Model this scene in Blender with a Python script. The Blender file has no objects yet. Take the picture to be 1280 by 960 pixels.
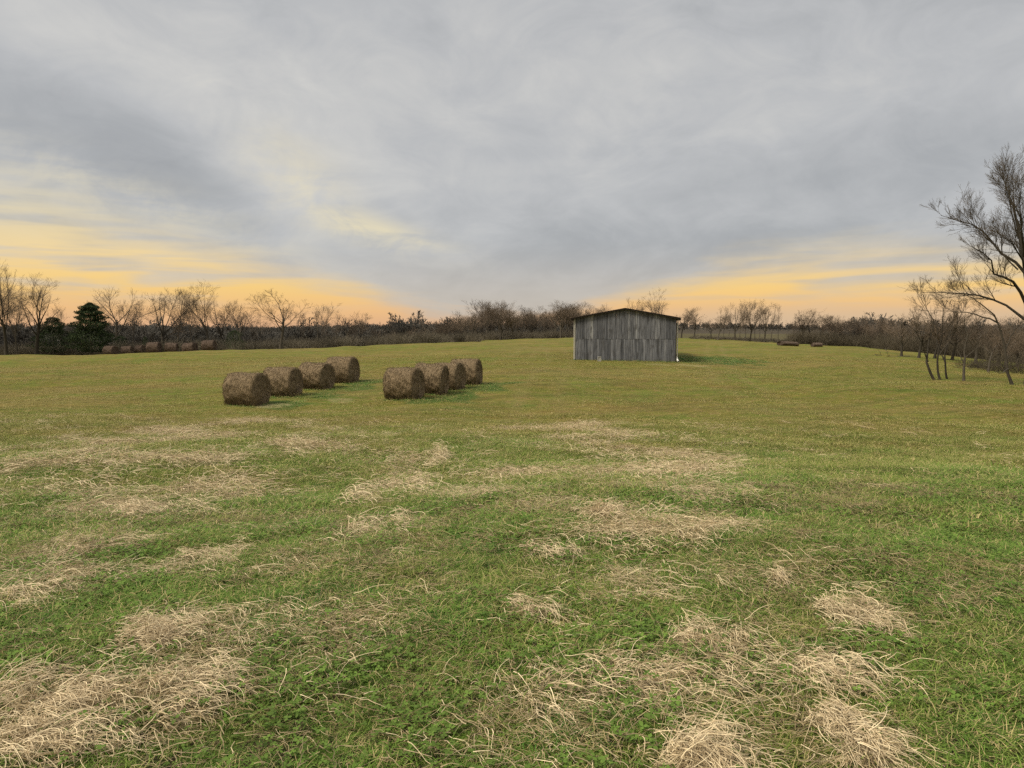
import bpy, math, random
import numpy as np
from math import radians as R
rng = np.random.default_rng(7)
random.seed(7)
sc = bpy.context.scene
COL = sc.collection

# ------------------------------------------------------------------ camera
CAMZ = 1.6
FPX = 925.0
PITCH = math.atan(70 / FPX)
cd = bpy.data.cameras.new('camera'); cam = bpy.data.objects.new('camera', cd); COL.objects.link(cam)
cd.sensor_width = 36; cd.lens = 36 * FPX / 1280; cd.clip_start = .05; cd.clip_end = 9000
cam.location = (0, 0, CAMZ); cam.rotation_euler = (math.pi / 2 - PITCH, 0, 0)
sc.camera = cam

# ------------------------------------------------------------------ exposure / colour
sc.view_settings.view_transform = 'Standard'; sc.view_settings.look = 'None'
sc.view_settings.gamma = 1; sc.view_settings.use_curve_mapping = False
sc.view_settings.exposure = 1.3
sc.cycles.use_denoising = False
sc.cycles.max_bounces = 5; sc.cycles.diffuse_bounces = 3; sc.cycles.transparent_max_bounces = 4
sc.cycles.use_adaptive_sampling = True; sc.cycles.adaptive_threshold = .02
SKY_GAIN = .40          # 1 / 2**exposure

# ------------------------------------------------------------------ node helper
class NT:
    def __init__(s, nt): s.nt = nt; s.n = nt.nodes; s.l = nt.links
    def put(s, sock, v):
        if isinstance(v, bpy.types.NodeSocket): s.l.new(v, sock)
        elif v is not None:
            if isinstance(v, tuple) and len(v) == 3 and sock.type == 'RGBA': v = (*v, 1)
            sock.default_value = v
    def m(s, op, a, b=None, c=None, clamp=False):
        n = s.n.new('ShaderNodeMath'); n.operation = op; n.use_clamp = clamp
        for i, v in enumerate((a, b, c)):
            if v is not None: s.put(n.inputs[i], v)
        return n.outputs[0]
    def vm(s, op, a, b=None):
        n = s.n.new('ShaderNodeVectorMath'); n.operation = op
        s.put(n.inputs[0], a)
        if b is not None: s.put(n.inputs[1], b)
        return n.outputs[0]
    def mix(s, f, a, b, blend='MIX'):
        n = s.n.new('ShaderNodeMix'); n.data_type = 'RGBA'; n.blend_type = blend; n.clamp_factor = True
        s.put(n.inputs[0], f); s.put(n.inputs[6], a); s.put(n.inputs[7], b); return n.outputs[2]
    def noise(s, vec, scale, detail=4, rough=.55, dist=0, out=0):
        n = s.n.new('ShaderNodeTexNoise'); s.put(n.inputs['Vector'], vec)
        n.inputs['Scale'].default_value = scale; n.inputs['Detail'].default_value = detail
        n.inputs['Roughness'].default_value = rough; n.inputs['Distortion'].default_value = dist
        return n.outputs[out]
    def ramp(s, f, pts, interp='LINEAR'):
        n = s.n.new('ShaderNodeValToRGB'); cr = n.color_ramp; cr.interpolation = interp
        while len(cr.elements) < len(pts): cr.elements.new(.5)
        for e, (p, c) in zip(cr.elements, pts):
            e.position = p; e.color = (*c, 1) if isinstance(c, tuple) else (c, c, c, 1)
        s.put(n.inputs[0], f); return n.outputs[0]
    def step(s, v, a, b):
        n = s.n.new('ShaderNodeMapRange'); n.interpolation_type = 'SMOOTHSTEP'
        s.put(n.inputs[0], v); s.put(n.inputs[1], a); s.put(n.inputs[2], b); return n.outputs[0]
    def xyz(s, v):
        n = s.n.new('ShaderNodeSeparateXYZ'); s.put(n.inputs[0], v); return n.outputs
    def comb(s, x, y, z):
        n = s.n.new('ShaderNodeCombineXYZ')
        for i, v in enumerate((x, y, z)): s.put(n.inputs[i], v)
        return n.outputs[0]
    def attr(s, name, out='Fac'):
        n = s.n.new('ShaderNodeAttribute'); n.attribute_name = name; return n.outputs[out]
    def pos(s): return s.n.new('ShaderNodeNewGeometry').outputs['Position']
    def obj(s): return s.n.new('ShaderNodeTexCoord').outputs['Object']
    def rnd(s): return s.n.new('ShaderNodeObjectInfo').outputs['Random']

def lin(r, g, b):
    f = lambda c: (c / 255 / 12.92) if c <= 10 else ((c / 255 + .055) / 1.055) ** 2.4
    return (f(r), f(g), f(b))

# ------------------------------------------------------------------ world: overcast evening sky
SUN_EL, SUN_AZ = 50, -118        # azimuth from the view direction, negative = left
w = bpy.data.worlds.new('World'); sc.world = w; w.use_nodes = True
t = NT(w.node_tree); t.n.clear()
gen = t.n.new('ShaderNodeTexCoord').outputs['Generated']
D = t.vm('NORMALIZE', gen); dx, dy, dz = t.xyz(D)
az = t.m('MULTIPLY', t.m('ARCTAN2', dx, dy), 180 / math.pi)          # degrees, + right
el = t.m('MULTIPLY', t.m('ARCSINE', dz), 180 / math.pi)
elp = t.m('MAXIMUM', el, 0.0)
# cloud plane coordinates
hgt = t.m('ADD', t.m('MAXIMUM', dz, 0.0), .10)
cx = t.m('DIVIDE', dx, hgt); cy = t.m('DIVIDE', dy, hgt)
P1 = t.comb(cx, t.m('MULTIPLY', cy, .62), 0.0)
Pa = t.comb(t.m('MULTIPLY', az, .06), t.m('ADD', t.m('MULTIPLY', el, .45), t.m('MULTIPLY', t.m('ABSOLUTE', az), -.02)), 3.0)   # streaks lying along the horizon
warp = t.noise(P1, .6, 3, .5)
n_big = t.noise(t.vm('ADD', P1, t.comb(7.3, 2.2, 1.0)), .55, 3, .5, .6)
n_mid = t.noise(P1, 1.3, 5, .55, .8)
n_fine = t.noise(t.comb(t.m('MULTIPLY', az, .07), t.m('MULTIPLY', el, .13), 5.0), 1.6, 8, .60, 1.2)
n_cell = t.noise(t.comb(t.m('MULTIPLY', az, .16), t.m('MULTIPLY', el, .26), 8.0), 1.5, 6, .62, .8)
n_str = t.noise(Pa, 1.0, 5, .6, .4)
n_str2 = t.noise(t.comb(t.m('MULTIPLY', az, .09), t.m('MULTIPLY', el, .95), 9.0), 1.0, 3, .5, .4)
def curve(x, pts, x0, x1):
    n = t.n.new('ShaderNodeFloatCurve'); c = n.mapping.curves[0]
    f = lambda p: ((p[0] - x0) / (x1 - x0), p[1])
    while len(c.points) < len(pts): c.points.new(.5, .5)
    for q, p in zip(c.points, pts): q.location = f(p); q.handle_type = 'AUTO'
    n.mapping.update(); t.put(n.inputs['Value'], t.m('DIVIDE', t.m('SUBTRACT', x, x0), x1 - x0)); return n.outputs[0]
# elevation (x12 deg) under which the cloud deck opens, by azimuth
edge = curve(az, [(-90, .4), (-60, .8), (-35, .80), (-28, .64), (-20, .42), (-12, .24), (-6, .11), (0, .07), (7, .17), (13, .28), (19, .40), (28, .41), (35, .36), (60, .2), (90, .05)], -90, 90)
edge = t.m('MULTIPLY', edge, 12.0)
lim = t.m('ADD', edge, t.m('MULTIPLY', t.m('SUBTRACT', n_str, .5), 4.5))
soft = t.m('ADD', t.m('MULTIPLY', edge, .30), .5)
opened = t.m('SUBTRACT', 1.0, t.step(elp, t.m('SUBTRACT', lim, soft), t.m('ADD', lim, soft)))
bars = t.step(n_str2, .42, .68)
opened = t.m('MULTIPLY', opened, t.m('SUBTRACT', 1.0, t.m('MULTIPLY', bars, t.m('MULTIPLY', t.step(el, .4, 3.5), .72))))
# clear glow under the deck
glow = t.ramp(t.m('DIVIDE', elp, 12.0), [(0, lin(224, 176, 138)), (.12, lin(243, 193, 132)), (.25, lin(250, 208, 128)), (.45, lin(249, 219, 156)), (.65, lin(240, 222, 176)), (1, lin(226, 220, 200))])
mid = t.m('SUBTRACT', 1.0, t.step(t.m('ABSOLUTE', t.m('ADD', az, 1.5)), 2.0, 10.0))
glow = t.mix(t.m('MULTIPLY', mid, .30), glow, lin(214, 182, 156))
# the deck itself
tone = t.m('ADD', t.m('MULTIPLY', t.m('SUBTRACT', n_big, .5), 1.0), t.m('MULTIPLY', t.m('SUBTRACT', n_mid, .5), .50))
tone = t.m('ADD', tone, t.m('MULTIPLY', t.m('SUBTRACT', n_fine, .5), .75))
tone = t.m('ADD', tone, t.m('MULTIPLY', t.m('SUBTRACT', n_cell, .5), .30))
def gauss(a0, e0, sa, se, slope=0.0):
    u = t.m('DIVIDE', t.m('SUBTRACT', az, a0), sa)
    v = t.m('DIVIDE', t.m('SUBTRACT', t.m('SUBTRACT', el, e0), t.m('MULTIPLY', t.m('SUBTRACT', az, a0), slope)), se)
    q = t.m('ADD', t.m('MULTIPLY', u, u), t.m('MULTIPLY', v, v))
    return t.m('EXPONENT', t.m('MULTIPLY', q, -1.0))
dark = t.m('ADD', t.m('MULTIPLY', gauss(-24, 10.8, 11, 2.6, -.38), .40), t.m('MULTIPLY', gauss(8, 6.2, 16, 2.4, -.05), .22))
dark = t.m('ADD', dark, t.m('MULTIPLY', gauss(20, 9, 16, 3.5, .1), .16))
lite = t.m('ADD', t.m('MULTIPLY', gauss(-26, 18, 13, 4.0, -.25), .26), t.m('MULTIPLY', gauss(18, 18, 16, 4), .24))
lite = t.m('ADD', lite, t.m('MULTIPLY', gauss(-17, 9.5, 5, 2.6, -.6), .34))
tone = t.m('ADD', tone, t.m('SUBTRACT', lite, dark))
tone = t.m('ADD', t.m('MULTIPLY', tone, .75), .60, clamp=True)
deck = t.ramp(tone, [(0, lin(156, 158, 161)), (.35, lin(173, 175, 177)), (.6, lin(190, 191, 192)), (.85, lin(207, 206, 203)), (1, lin(222, 218, 208))])
low = t.m('SUBTRACT', 1.0, t.step(elp, 0.0, 7.0))
deck = t.mix(t.m('MULTIPLY', low, .72), deck, lin(202, 188, 170))
# thin places where yellow light leaks
leak = t.m('ADD', t.m('MULTIPLY', gauss(-10.5, 7.2, 5.0, 1.1, -.25), 1.0), t.m('MULTIPLY', gauss(-16, 11.2, 3.5, 2.4, -.35), .60))
leak = t.m('ADD', leak, t.m('MULTIPLY', gauss(-28, 9.0, 12, 1.6, -.3), .5))
leak = t.m('MULTIPLY', leak, t.step(t.m('ADD', t.m('MULTIPLY', n_str, .5), t.m('MULTIPLY', n_cell, .5)), .36, .62))
deck = t.mix(t.m('MULTIPLY', leak, .95), deck, lin(234, 222, 188))
glow = t.mix(t.m('MULTIPLY', t.m('MULTIPLY', t.step(az, 4.0, 18.0), t.m('SUBTRACT', 1.0, t.step(elp, .6, 2.4))), .65), glow, lin(212, 190, 160))
opened = t.m('MULTIPLY', opened, t.m('SUBTRACT', 1.0, t.m('MULTIPLY', t.step(el, 3.0, 9.0), .35)))
skyc = t.mix(opened, deck, glow)
# the upper sky above the picture is the brighter part of an overcast sky
gain = t.m('ADD', 1.0, t.m('MULTIPLY', t.step(el, 26.0, 70.0), 1.1))
skyc = t.mix(t.m('LESS_THAN', el, -0.5), skyc, (.06, .06, .03))
nish = t.n.new('ShaderNodeTexSky'); nish.sky_type = 'NISHITA'; nish.sun_disc = False
nish.sun_elevation = R(SUN_EL); nish.sun_rotation = R(SUN_AZ)
bgn = t.n.new('ShaderNodeBackground'); t.put(bgn.inputs[0], nish.outputs[0]); bgn.inputs[1].default_value = .05
bg = t.n.new('ShaderNodeBackground'); t.put(bg.inputs[0], skyc); t.put(bg.inputs[1], t.m('MULTIPLY', gain, SKY_GAIN))
ms = t.n.new('ShaderNodeMixShader'); ms.inputs[0].default_value = .04
t.l.new(bg.outputs[0], ms.inputs[1]); t.l.new(bgn.outputs[0], ms.inputs[2])
out = t.n.new('ShaderNodeOutputWorld'); t.l.new(ms.outputs[0], out.inputs[0])

# ------------------------------------------------------------------ sun (through the overcast: weak and very soft)
sl = bpy.data.lights.new('sun', 'SUN'); so = bpy.data.objects.new('sun', sl); COL.objects.link(so)
sl.energy = 1.5; sl.angle = R(20); sl.color = (1, .91, .76)
so.rotation_euler = (R(90 - SUN_EL), 0, R(-SUN_AZ) + math.pi)
a_, e_ = R(SUN_AZ), R(SUN_EL)
sd = np.array([math.sin(a_) * math.cos(e_), math.cos(a_) * math.cos(e_), math.sin(e_)])
import mathutils
so.rotation_euler = mathutils.Vector(sd).to_track_quat('Z', 'Y').to_euler()
so.location = (0, 0, 60)

# ------------------------------------------------------------------ terrain
YS = np.array([0, 2.5, 6, 10, 20, 33, 45, 66, 90, 110, 150, 220, 400, 900, 1600, 4000.])
SS = np.array([-.69, -.37, -.205, -.043, .15, .335, .5, .69])
ZT = np.array([
 [-1.6,-1.6,-1.72,-2.0,-2.8,-3.55,-3.80,-3.80,-3.50,-4.30,-6.5,-10,-14,-7,-2,0],
 [-1.6,-1.6,-1.72,-2.0,-2.75,-3.50,-3.40,-3.25,-2.95,-3.40,-5.5,-9.5,-14,-7,-2,0],
 [-1.6,-1.6,-1.72,-2.0,-2.75,-3.40,-3.20,-2.90,-2.60,-2.72,-4.5,-9,-13,-7,-2,0],
 [-1.6,-1.6,-1.72,-2.0,-2.75,-3.35,-3.10,-2.85,-2.30,-2.25,-2.7,-3.6,-9,-6,-2,0],
 [-1.6,-1.6,-1.72,-2.0,-2.75,-3.25,-3.15,-2.93,-2.45,-2.18,-2.15,-3.4,-6,-5,-2,0],
 [-1.6,-1.6,-1.72,-2.0,-2.75,-3.25,-3.25,-3.10,-2.75,-2.55,-2.75,-4.2,-6,-5,-2,0],
 [-1.6,-1.6,-1.72,-2.0,-2.75,-3.30,-3.35,-3.25,-3.10,-3.25,-4.6,-7,-9,-6,-2,0],
 [-1.6,-1.6,-1.72,-2.0,-2.80,-3.40,-3.60,-3.90,-4.30,-4.90,-6.2,-9,-12,-6,-2,0]])
def herm(xs, ys, x):        # monotone-ish hermite; ys (...,n)
    h = np.diff(xs); d = np.diff(ys, axis=-1) / h
    m = np.zeros_like(ys); m[..., 0] = d[..., 0]; m[..., -1] = d[..., -1]
    a, b = d[..., :-1], d[..., 1:]
    w1 = 2 * h[1:] + h[:-1]; w2 = h[1:] + 2 * h[:-1]
    with np.errstate(divide='ignore', invalid='ignore'):
        hm = (w1 + w2) / (w1 / a + w2 / b)
    m[..., 1:-1] = np.where(a * b > 0, hm, 0)
    i = np.clip(np.searchsorted(xs, x) - 1, 0, len(xs) - 2)
    u = (x - xs[i]) / h[i]
    y0, y1, m0, m1 = ys[..., i], ys[..., i + 1], m[..., i] * h[i], m[..., i + 1] * h[i]
    return y0 * (1 + 2 * u) * (1 - u) ** 2 + m0 * u * (1 - u) ** 2 + y1 * u * u * (3 - 2 * u) + m1 * u * u * (u - 1)
YL = np.log(YS + 6)
_ph = rng.uniform(0, 6.28, (40,)); _dr = rng.uniform(0, 6.28, (40,))
def ground(X, Y):
    X = np.atleast_1d(np.asarray(X, float)); Y = np.atleast_1d(np.asarray(Y, float))
    sh = X.shape; X = X.ravel(); Y = Y.ravel()
    Yc = np.clip(Y, 0, 3999); S = np.clip(X / np.maximum(Yc, 4), -.69, .69)
    cols = herm(YL, ZT, np.log(Yc + 6))              # (8,N)
    i = np.clip(np.searchsorted(SS, S) - 1, 0, len(SS) - 2)
    h = SS[i + 1] - SS[i]; u = (S - SS[i]) / h; ar = np.arange(len(S))
    def slope(k):
        lo = np.maximum(k - 1, 0); hi = np.minimum(k + 1, len(SS) - 1)
        return (cols[hi, ar] - cols[lo, ar]) / (SS[hi] - SS[lo])
    y0, y1 = cols[i, ar], cols[i + 1, ar]; m0, m1 = slope(i) * h, slope(i + 1) * h
    z = y0 * (1 + 2 * u) * (1 - u) ** 2 + m0 * u * (1 - u) ** 2 + y1 * u * u * (3 - 2 * u) + m1 * u * u * (u - 1)
    r = np.hypot(X, Y); z0_ = z.copy()
    for k in range(14):
        lam = (.55, .8, 1.1, 1.6, 2.3, 3.1, 4.5, 6, 8, 11, 15, 21, 30, 44)[k]
        amp = .006 * lam ** .75 * np.clip(220 / (r + 20), 0, 1) * np.clip(.25 + r / 6, 0, 1)
        if lam < 3: amp = amp * np.clip(1.6 - r / 25, 0, 1)
        z = z + amp * np.sin((X * math.cos(_dr[k]) + Y * math.sin(_dr[k])) * 6.28 / lam + _ph[k] + 1.3 * np.sin((X * math.sin(_dr[k + 14]) + Y * math.cos(_dr[k + 14])) * 6.28 / lam / 1.7))
    bxm = 1 - np.exp(-((X - 10.1) / 8.5) ** 4 - ((Y - 68) / 12) ** 4)
    z = z0_ + (z - z0_) * bxm
    # far hills
    z = z + np.clip((r - 500) / 600, 0, 1) * (1.5 * np.sin(X / 170 + 1) + 1.2 * np.sin(X / 71 + Y / 300))
    return (z + CAMZ).reshape(sh)
def gz(x, y): return float(ground([x], [y])[0])
def ray(px, py):
    u = (px - 640) / FPX; v = (480 - py) / FPX; c, s = math.cos(PITCH), math.sin(PITCH)
    return np.array([u, c + v * s, -s + v * c])
def hit(px, py, far=400):
    d = ray(px, py); d = d / d[1]
    Yv = np.concatenate([np.linspace(1, 60, 1500), np.linspace(60, far, 1500)])
    zr = CAMZ + d[2] * Yv; g = ground(d[0] * Yv, Yv)
    k = np.argmax(zr < g); y = Yv[k] if zr[k] < g[k] else far
    return float(d[0] * y), float(y)
def atY(px, Y):
    return (px - 640) / FPX * Y / 1.003, Y

# ------------------------------------------------------------------ mesh helpers
def mesh_np(name, V, F, mat, parent=None, smooth=False, attrs=None, link=True):
    V = np.asarray(V, np.float32).reshape(-1, 3); F = np.asarray(F, np.int32); k = F.shape[1]
    me = bpy.data.meshes.new(name); me.vertices.add(len(V)); me.vertices.foreach_set('co', V.ravel())
    me.loops.add(F.size); me.loops.foreach_set('vertex_index', F.ravel())
    me.polygons.add(len(F)); me.polygons.foreach_set('loop_start', np.arange(0, F.size, k, dtype=np.int32))
    me.update(calc_edges=True)
    me.polygons.foreach_set('use_smooth', np.full(len(F), bool(smooth)))
    for an, av in (attrs or {}).items():
        a = me.attributes.new(an, 'FLOAT', 'POINT'); a.data.foreach_set('value', np.asarray(av, np.float32).ravel())
    if mat: me.materials.append(mat)
    o = bpy.data.objects.new(name, me)
    if link: COL.objects.link(o)
    if parent: o.parent = parent
    return o
def tubes(Pts, Rad, sides=3):
    """Pts (N,K,3), Rad (N,K) -> V,F(quads)"""
    N, K, _ = Pts.shape
    T = np.gradient(Pts, axis=1); T /= np.linalg.norm(T, axis=2, keepdims=True) + 1e-9
    ref = np.where(np.abs(T[..., 2:3]) > .9, np.array([1., 0, 0]), np.array([0, 0, 1.]))
    A = np.cross(T, ref); A /= np.linalg.norm(A, axis=2, keepdims=True) + 1e-9; B = np.cross(A, T)
    th = np.arange(sides) * 2 * math.pi / sides
    V = Pts[:, :, None, :] + Rad[:, :, None, None] * (np.cos(th)[None, None, :, None] * A[:, :, None, :] + np.sin(th)[None, None, :, None] * B[:, :, None, :])
    idx = np.arange(N * K * sides).reshape(N, K, sides); nx = np.roll(idx, -1, axis=2)
    F = np.stack([idx[:, :-1], nx[:, :-1], nx[:, 1:], idx[:, 1:]], -1).reshape(-1, 4)
    return V.reshape(-1, 3), F
def join(parts):
    Vs, Fs, n = [], [], 0
    for V, F in parts: Vs.append(V); Fs.append(F + n); n += len(V)
    return np.concatenate(Vs), np.concatenate(Fs)
def box(x0, x1, y0, y1, z0, z1):
    V = np.array([[x, y, z] for z in (z0, z1) for y in (y0, y1) for x in (x0, x1)], float)
    F = np.array([[0, 2, 3, 1], [4, 5, 7, 6], [0, 1, 5, 4], [2, 6, 7, 3], [0, 4, 6, 2], [1, 3, 7, 5]])
    return V, F
def tag(o, label=None, cat=None, group=None, kind=None):
    if label: o['label'] = label
    if cat: o['category'] = cat
    if group: o['group'] = group
    if kind: o['kind'] = kind
    return o
def empty(name, loc, rz=0):
    o = bpy.data.objects.new(name, None); COL.objects.link(o); o.location = loc; o.rotation_euler = (0, 0, rz); o.empty_display_size = .3
    return o
def copy_tree(o):
    c = o.copy(); COL.objects.link(c)
    for ch in o.children:
        d = ch.copy(); COL.objects.link(d); d.parent = c
    return c
def mat(name, rough=.9, spec=.2):
    m = bpy.data.materials.new(name); m.use_nodes = True; q = NT(m.node_tree); q.n.clear()
    b = q.n.new('ShaderNodeBsdfPrincipled'); o = q.n.new('ShaderNodeOutputMaterial'); q.l.new(b.outputs[0], o.inputs[0])
    b.inputs['Roughness'].default_value = rough; b.inputs['Specular IOR Level'].default_value = spec
    q.b = b; q.mat = m; q.out = o
    return q
def bump(q, h, strength=.5, dist=.02):
    n = q.n.new('ShaderNodeBump'); n.inputs['Strength'].default_value = strength; n.inputs['Distance'].default_value = dist
    q.put(n.inputs['Height'], h); q.l.new(n.outputs[0], q.b.inputs['Normal'])

# ------------------------------------------------------------------ materials
GREEN = (.086, .155, .020); OLIVE = (.150, .128, .026); TAN = (.215, .150, .058); DEEP = (.035, .085, .018)
def field_tone(q, P, far_mix=True):
    """colour of the sward by place: green and olive patches, drier further out"""
    x, y, z = q.xyz(P)
    a = q.noise(P, .35, 4, .6); b = q.noise(P, 2.2, 4, .6); c = q.noise(q.comb(q.m('MULTIPLY', x, .35), y, 0.0), .09, 5, .6, .8)
    dry = q.step(q.m('SUBTRACT', y, q.m('MULTIPLY', q.m('SUBTRACT', c, .5), 26.0)), 3.0, 30.0)
    f1 = q.m('ADD', q.m('MULTIPLY', dry, .62), q.m('MULTIPLY', q.m('SUBTRACT', a, .45), 1.7), clamp=True)
    col = q.mix(f1, GREEN, OLIVE)
    f2 = q.m('MULTIPLY', q.step(b, .46, .70), q.m('ADD', .25, q.m('MULTIPLY', dry, .5)))
    col = q.mix(f2, col, TAN)
    f3 = q.m('MULTIPLY', q.step(c, .42, .62), q.m('MULTIPLY', dry, .42))
    col = q.mix(f3, col, TAN)
    return col
q = mat('grass_ground', .95, .1); P = q.pos()
col = field_tone(q, P)
x, y, z = q.xyz(P)
fine = q.noise(P, 28, 6, .72); streak = q.noise(q.comb(q.m('MULTIPLY', x, .5), q.m('MULTIPLY', y, 1.6), 0.0), 2.6, 8, .72)
dist = q.step(y, 4.0, 26.0)
blot = q.ramp(streak, [(.30, .55), (.5, .98), (.70, 1.35)])
col = q.mix(.85, col, blot, 'MULTIPLY')
long_ = q.noise(q.comb(q.m('MULTIPLY', x, .22), q.m('MULTIPLY', q.m('ADD', y, q.m('MULTIPLY', x, -.25)), .75), 4.0), 1.0, 6, .66)
col = q.mix(.9, col, q.ramp(long_, [(.32, (.62, .66, .60)), (.5, (1.0, 1.0, 1.0)), (.68, (1.28, 1.22, 1.15))]), 'MULTIPLY')
col = q.mix(.45, col, q.ramp(fine, [(.3, .55), (.7, 1.4)]), 'MULTIPLY')
soil = q.noise(P, 9, 5, .6)
col = q.mix(q.m('MULTIPLY', q.m('SUBTRACT', 1.0, dist), q.step(soil, .42, .62)), col, (.060, .048, .026))
col = q.mix(q.m('MULTIPLY', q.attr('track'), .30), col, (.225, .175, .075))
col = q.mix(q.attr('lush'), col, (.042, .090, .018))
col = q.mix(q.m('MULTIPLY', q.attr('litter'), q.step(fine, .35, .65)), col, (.42, .33, .19))
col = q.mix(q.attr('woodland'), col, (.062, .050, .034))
q.put(q.b.inputs['Base Color'], col)
bump(q, q.m('ADD', q.m('MULTIPLY', streak, .7), q.m('MULTIPLY', fine, .4)), .9, .12)
M_ground = q.mat

def blade_mat(name, tint=None):
    q = mat(name, .75, .25); P = q.pos()
    col = field_tone(q, P) if tint is None else q.mix(0.0, tint, tint)
    v = q.attr('hue'); r = q.rnd()
    col = q.mix(q.step(v, .72, .86), col, (.25, .20, .09))
    k = q.m('ADD', .80, q.m('ADD', q.m('MULTIPLY', v, .75), q.m('MULTIPLY', r, .45)))
    col = q.mix(1.0, col, q.comb(k, k, k), 'MULTIPLY')
    q.put(q.b.inputs['Base Color'], col)
    tr = q.n.new('ShaderNodeBsdfTranslucent'); q.put(tr.inputs[0], col)
    mx = q.n.new('ShaderNodeMixShader'); mx.inputs[0].default_value = .15
    q.l.new(q.b.outputs[0], mx.inputs[1]); q.l.new(tr.outputs[0], mx.inputs[2]); q.l.new(mx.outputs[0], q.out.inputs[0])
    return q.mat
M_blade = blade_mat('grass_blades'); M_lush = blade_mat('lush_blades', (.052, .125, .016)); M_clover = blade_mat('clover_leaves', (.080, .130, .020))
def straw_mat(name, a, b):
    q = mat(name, .6, .35); v = q.attr('hue'); n = q.noise(q.pos(), 14, 3, .6)
    col = q.mix(v, a, b); k = q.ramp(n, [(.3, .68), (.7, 1.15)])
    q.put(q.b.inputs['Base Color'], q.mix(1.0, col, k, 'MULTIPLY')); return q.mat
M_straw = straw_mat('dry_straw', (.30, .215, .11), (.80, .65, .41))
M_thatch = straw_mat('old_thatch', (.16, .115, .06), (.42, .33, .17))

def bark(name, c1, c2, sc_=3):
    q = mat(name, .95, .1); o = q.obj(); x, y, z = q.xyz(o)
    n = q.noise(q.comb(x, y, q.m('MULTIPLY', z, .3)), sc_ * 2, 5, .65)
    c = q.mix(n, c1, c2); k = q.m('ADD', .6, q.m('MULTIPLY', q.rnd(), .8)); q.put(q.b.inputs['Base Color'], q.mix(1.0, c, q.comb(k, k, k), 'MULTIPLY')); return q.mat
M_bark = bark('grey_brown_bark', (.034, .029, .023), (.10, .086, .068))
M_twig = bark('brown_twigs', (.046, .037, .028), (.10, .080, .060))
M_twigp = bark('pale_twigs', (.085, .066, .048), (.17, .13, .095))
M_twigf = bark('backlit_far_twigs', (.085, .064, .046), (.17, .13, .095))  # paler than the brown twigs: orange backlight put into the colour
M_wood = bark('far_wood_branches', (.056, .052, .046), (.13, .12, .104), .3)
M_brush = bark('brush_stems', (.060, .052, .040), (.155, .132, .095))
M_darkbrush = bark('dark_brush_stems', (.048, .040, .028), (.12, .100, .070))
q = mat('cedar_foliage', .9, .1); v = q.attr('hue')
q.put(q.b.inputs['Base Color'], q.mix(v, (.014, .026, .012), (.056, .072, .032))); M_cedar = q.mat

# ------------------------------------------------------------------ ground sheet
lush_spots = []      # (X, Y, rx, ry, rot, strength)
litter_spots = []
LEFT_BALES = [(306, 33.0), (351.5, 37.0), (393.5, 40.5), (427, 43.5)]
RIGHT_BALES = [(505, 34.5), (537, 36.6), (560, 38.8), (583, 41.2)]
for px, Y in LEFT_BALES:
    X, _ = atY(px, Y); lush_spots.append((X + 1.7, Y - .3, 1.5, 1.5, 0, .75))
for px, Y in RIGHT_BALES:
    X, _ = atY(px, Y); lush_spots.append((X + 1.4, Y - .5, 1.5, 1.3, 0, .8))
lush_spots.append((.247 * 71, 69, 4.6, 5.2, 0, .95)); lush_spots.append((.285 * 72, 70, 3.4, 4.0, 0, .5))
litter_spots += [(*hit(325, 508), 1.1, .7, .8), (*hit(395, 513), .7, .5, .4), (*hit(860, 457), 2.0, 1.2, .7), (*hit(825, 456), 1.5, 1.0, .5), (*hit(428, 500), .6, .8, .5)]
def field_attr(X, Y, spots):
    a = np.zeros_like(X)
    wob = .25 * np.sin(X * 2.1 + Y) + .2 * np.sin(Y * 3.3 - X)
    for sp in spots:
        r = np.sqrt(((X - sp[0]) / sp[2]) ** 2 + ((Y - sp[1]) / sp[3]) ** 2) + wob
        a = np.maximum(a, np.clip((1.15 - r) / .35, 0, 1) * sp[-1])
    return a
def track_attr(X, Y):
    a = np.zeros_like(X)
    for pts in ([(1.2, 12), (.6, 22), (1.6, 40), (4.2, 64), (5.2, 95)], [(-6.5, 14), (-6.2, 26), (-3.4, 44), (1.0, 70), (3.0, 100)], [(9, 14), (10.5, 26), (14, 48), (22, 80), (30, 110)]):
        xs_, ys_ = zip(*pts); c_ = np.interp(Y, ys_, xs_)
        for o_ in (-.95, .95):
            a = np.maximum(a, np.exp(-((X - c_ - o_) / .32) ** 2) * (Y > ys_[0]) * (Y < ys_[-1]) * np.clip((Y - ys_[0]) / 4, 0, 1))
    return a * (.65 + .35 * np.sin(Y * .9 + X) * np.sin(Y * .37))
ang = np.concatenate([np.linspace(-180, -46, 60, endpoint=False), np.linspace(-46, 46, 620, endpoint=False), np.linspace(46, 180, 60, endpoint=False)])
rad = np.concatenate([[.01], np.geomspace(.4, 6, 75, endpoint=False), np.geomspace(6, 160, 330, endpoint=False), np.geomspace(160, 4500, 110)])
A, Rr = np.meshgrid(np.radians(ang), rad); GX, GY = Rr * np.sin(A), Rr * np.cos(A); GZ = ground(GX, GY)
na, nr = len(ang), len(rad); idx = np.arange(na * nr).reshape(nr, na); nx = np.roll(idx, -1, 1)
F = np.stack([idx[:-1], nx[:-1], nx[1:], idx[1:]], -1).reshape(-1, 4)[:, ::-1]
GS = GX / np.maximum(GY, 1)
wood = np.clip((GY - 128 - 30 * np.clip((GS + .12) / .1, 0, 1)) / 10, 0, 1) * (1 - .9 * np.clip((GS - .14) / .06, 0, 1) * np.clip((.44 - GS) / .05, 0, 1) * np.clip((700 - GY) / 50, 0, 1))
wood = wood * np.where((GS > -.1) & (GS < .14), np.clip((GY - 205) / 8, 0, 1), 1)
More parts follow.
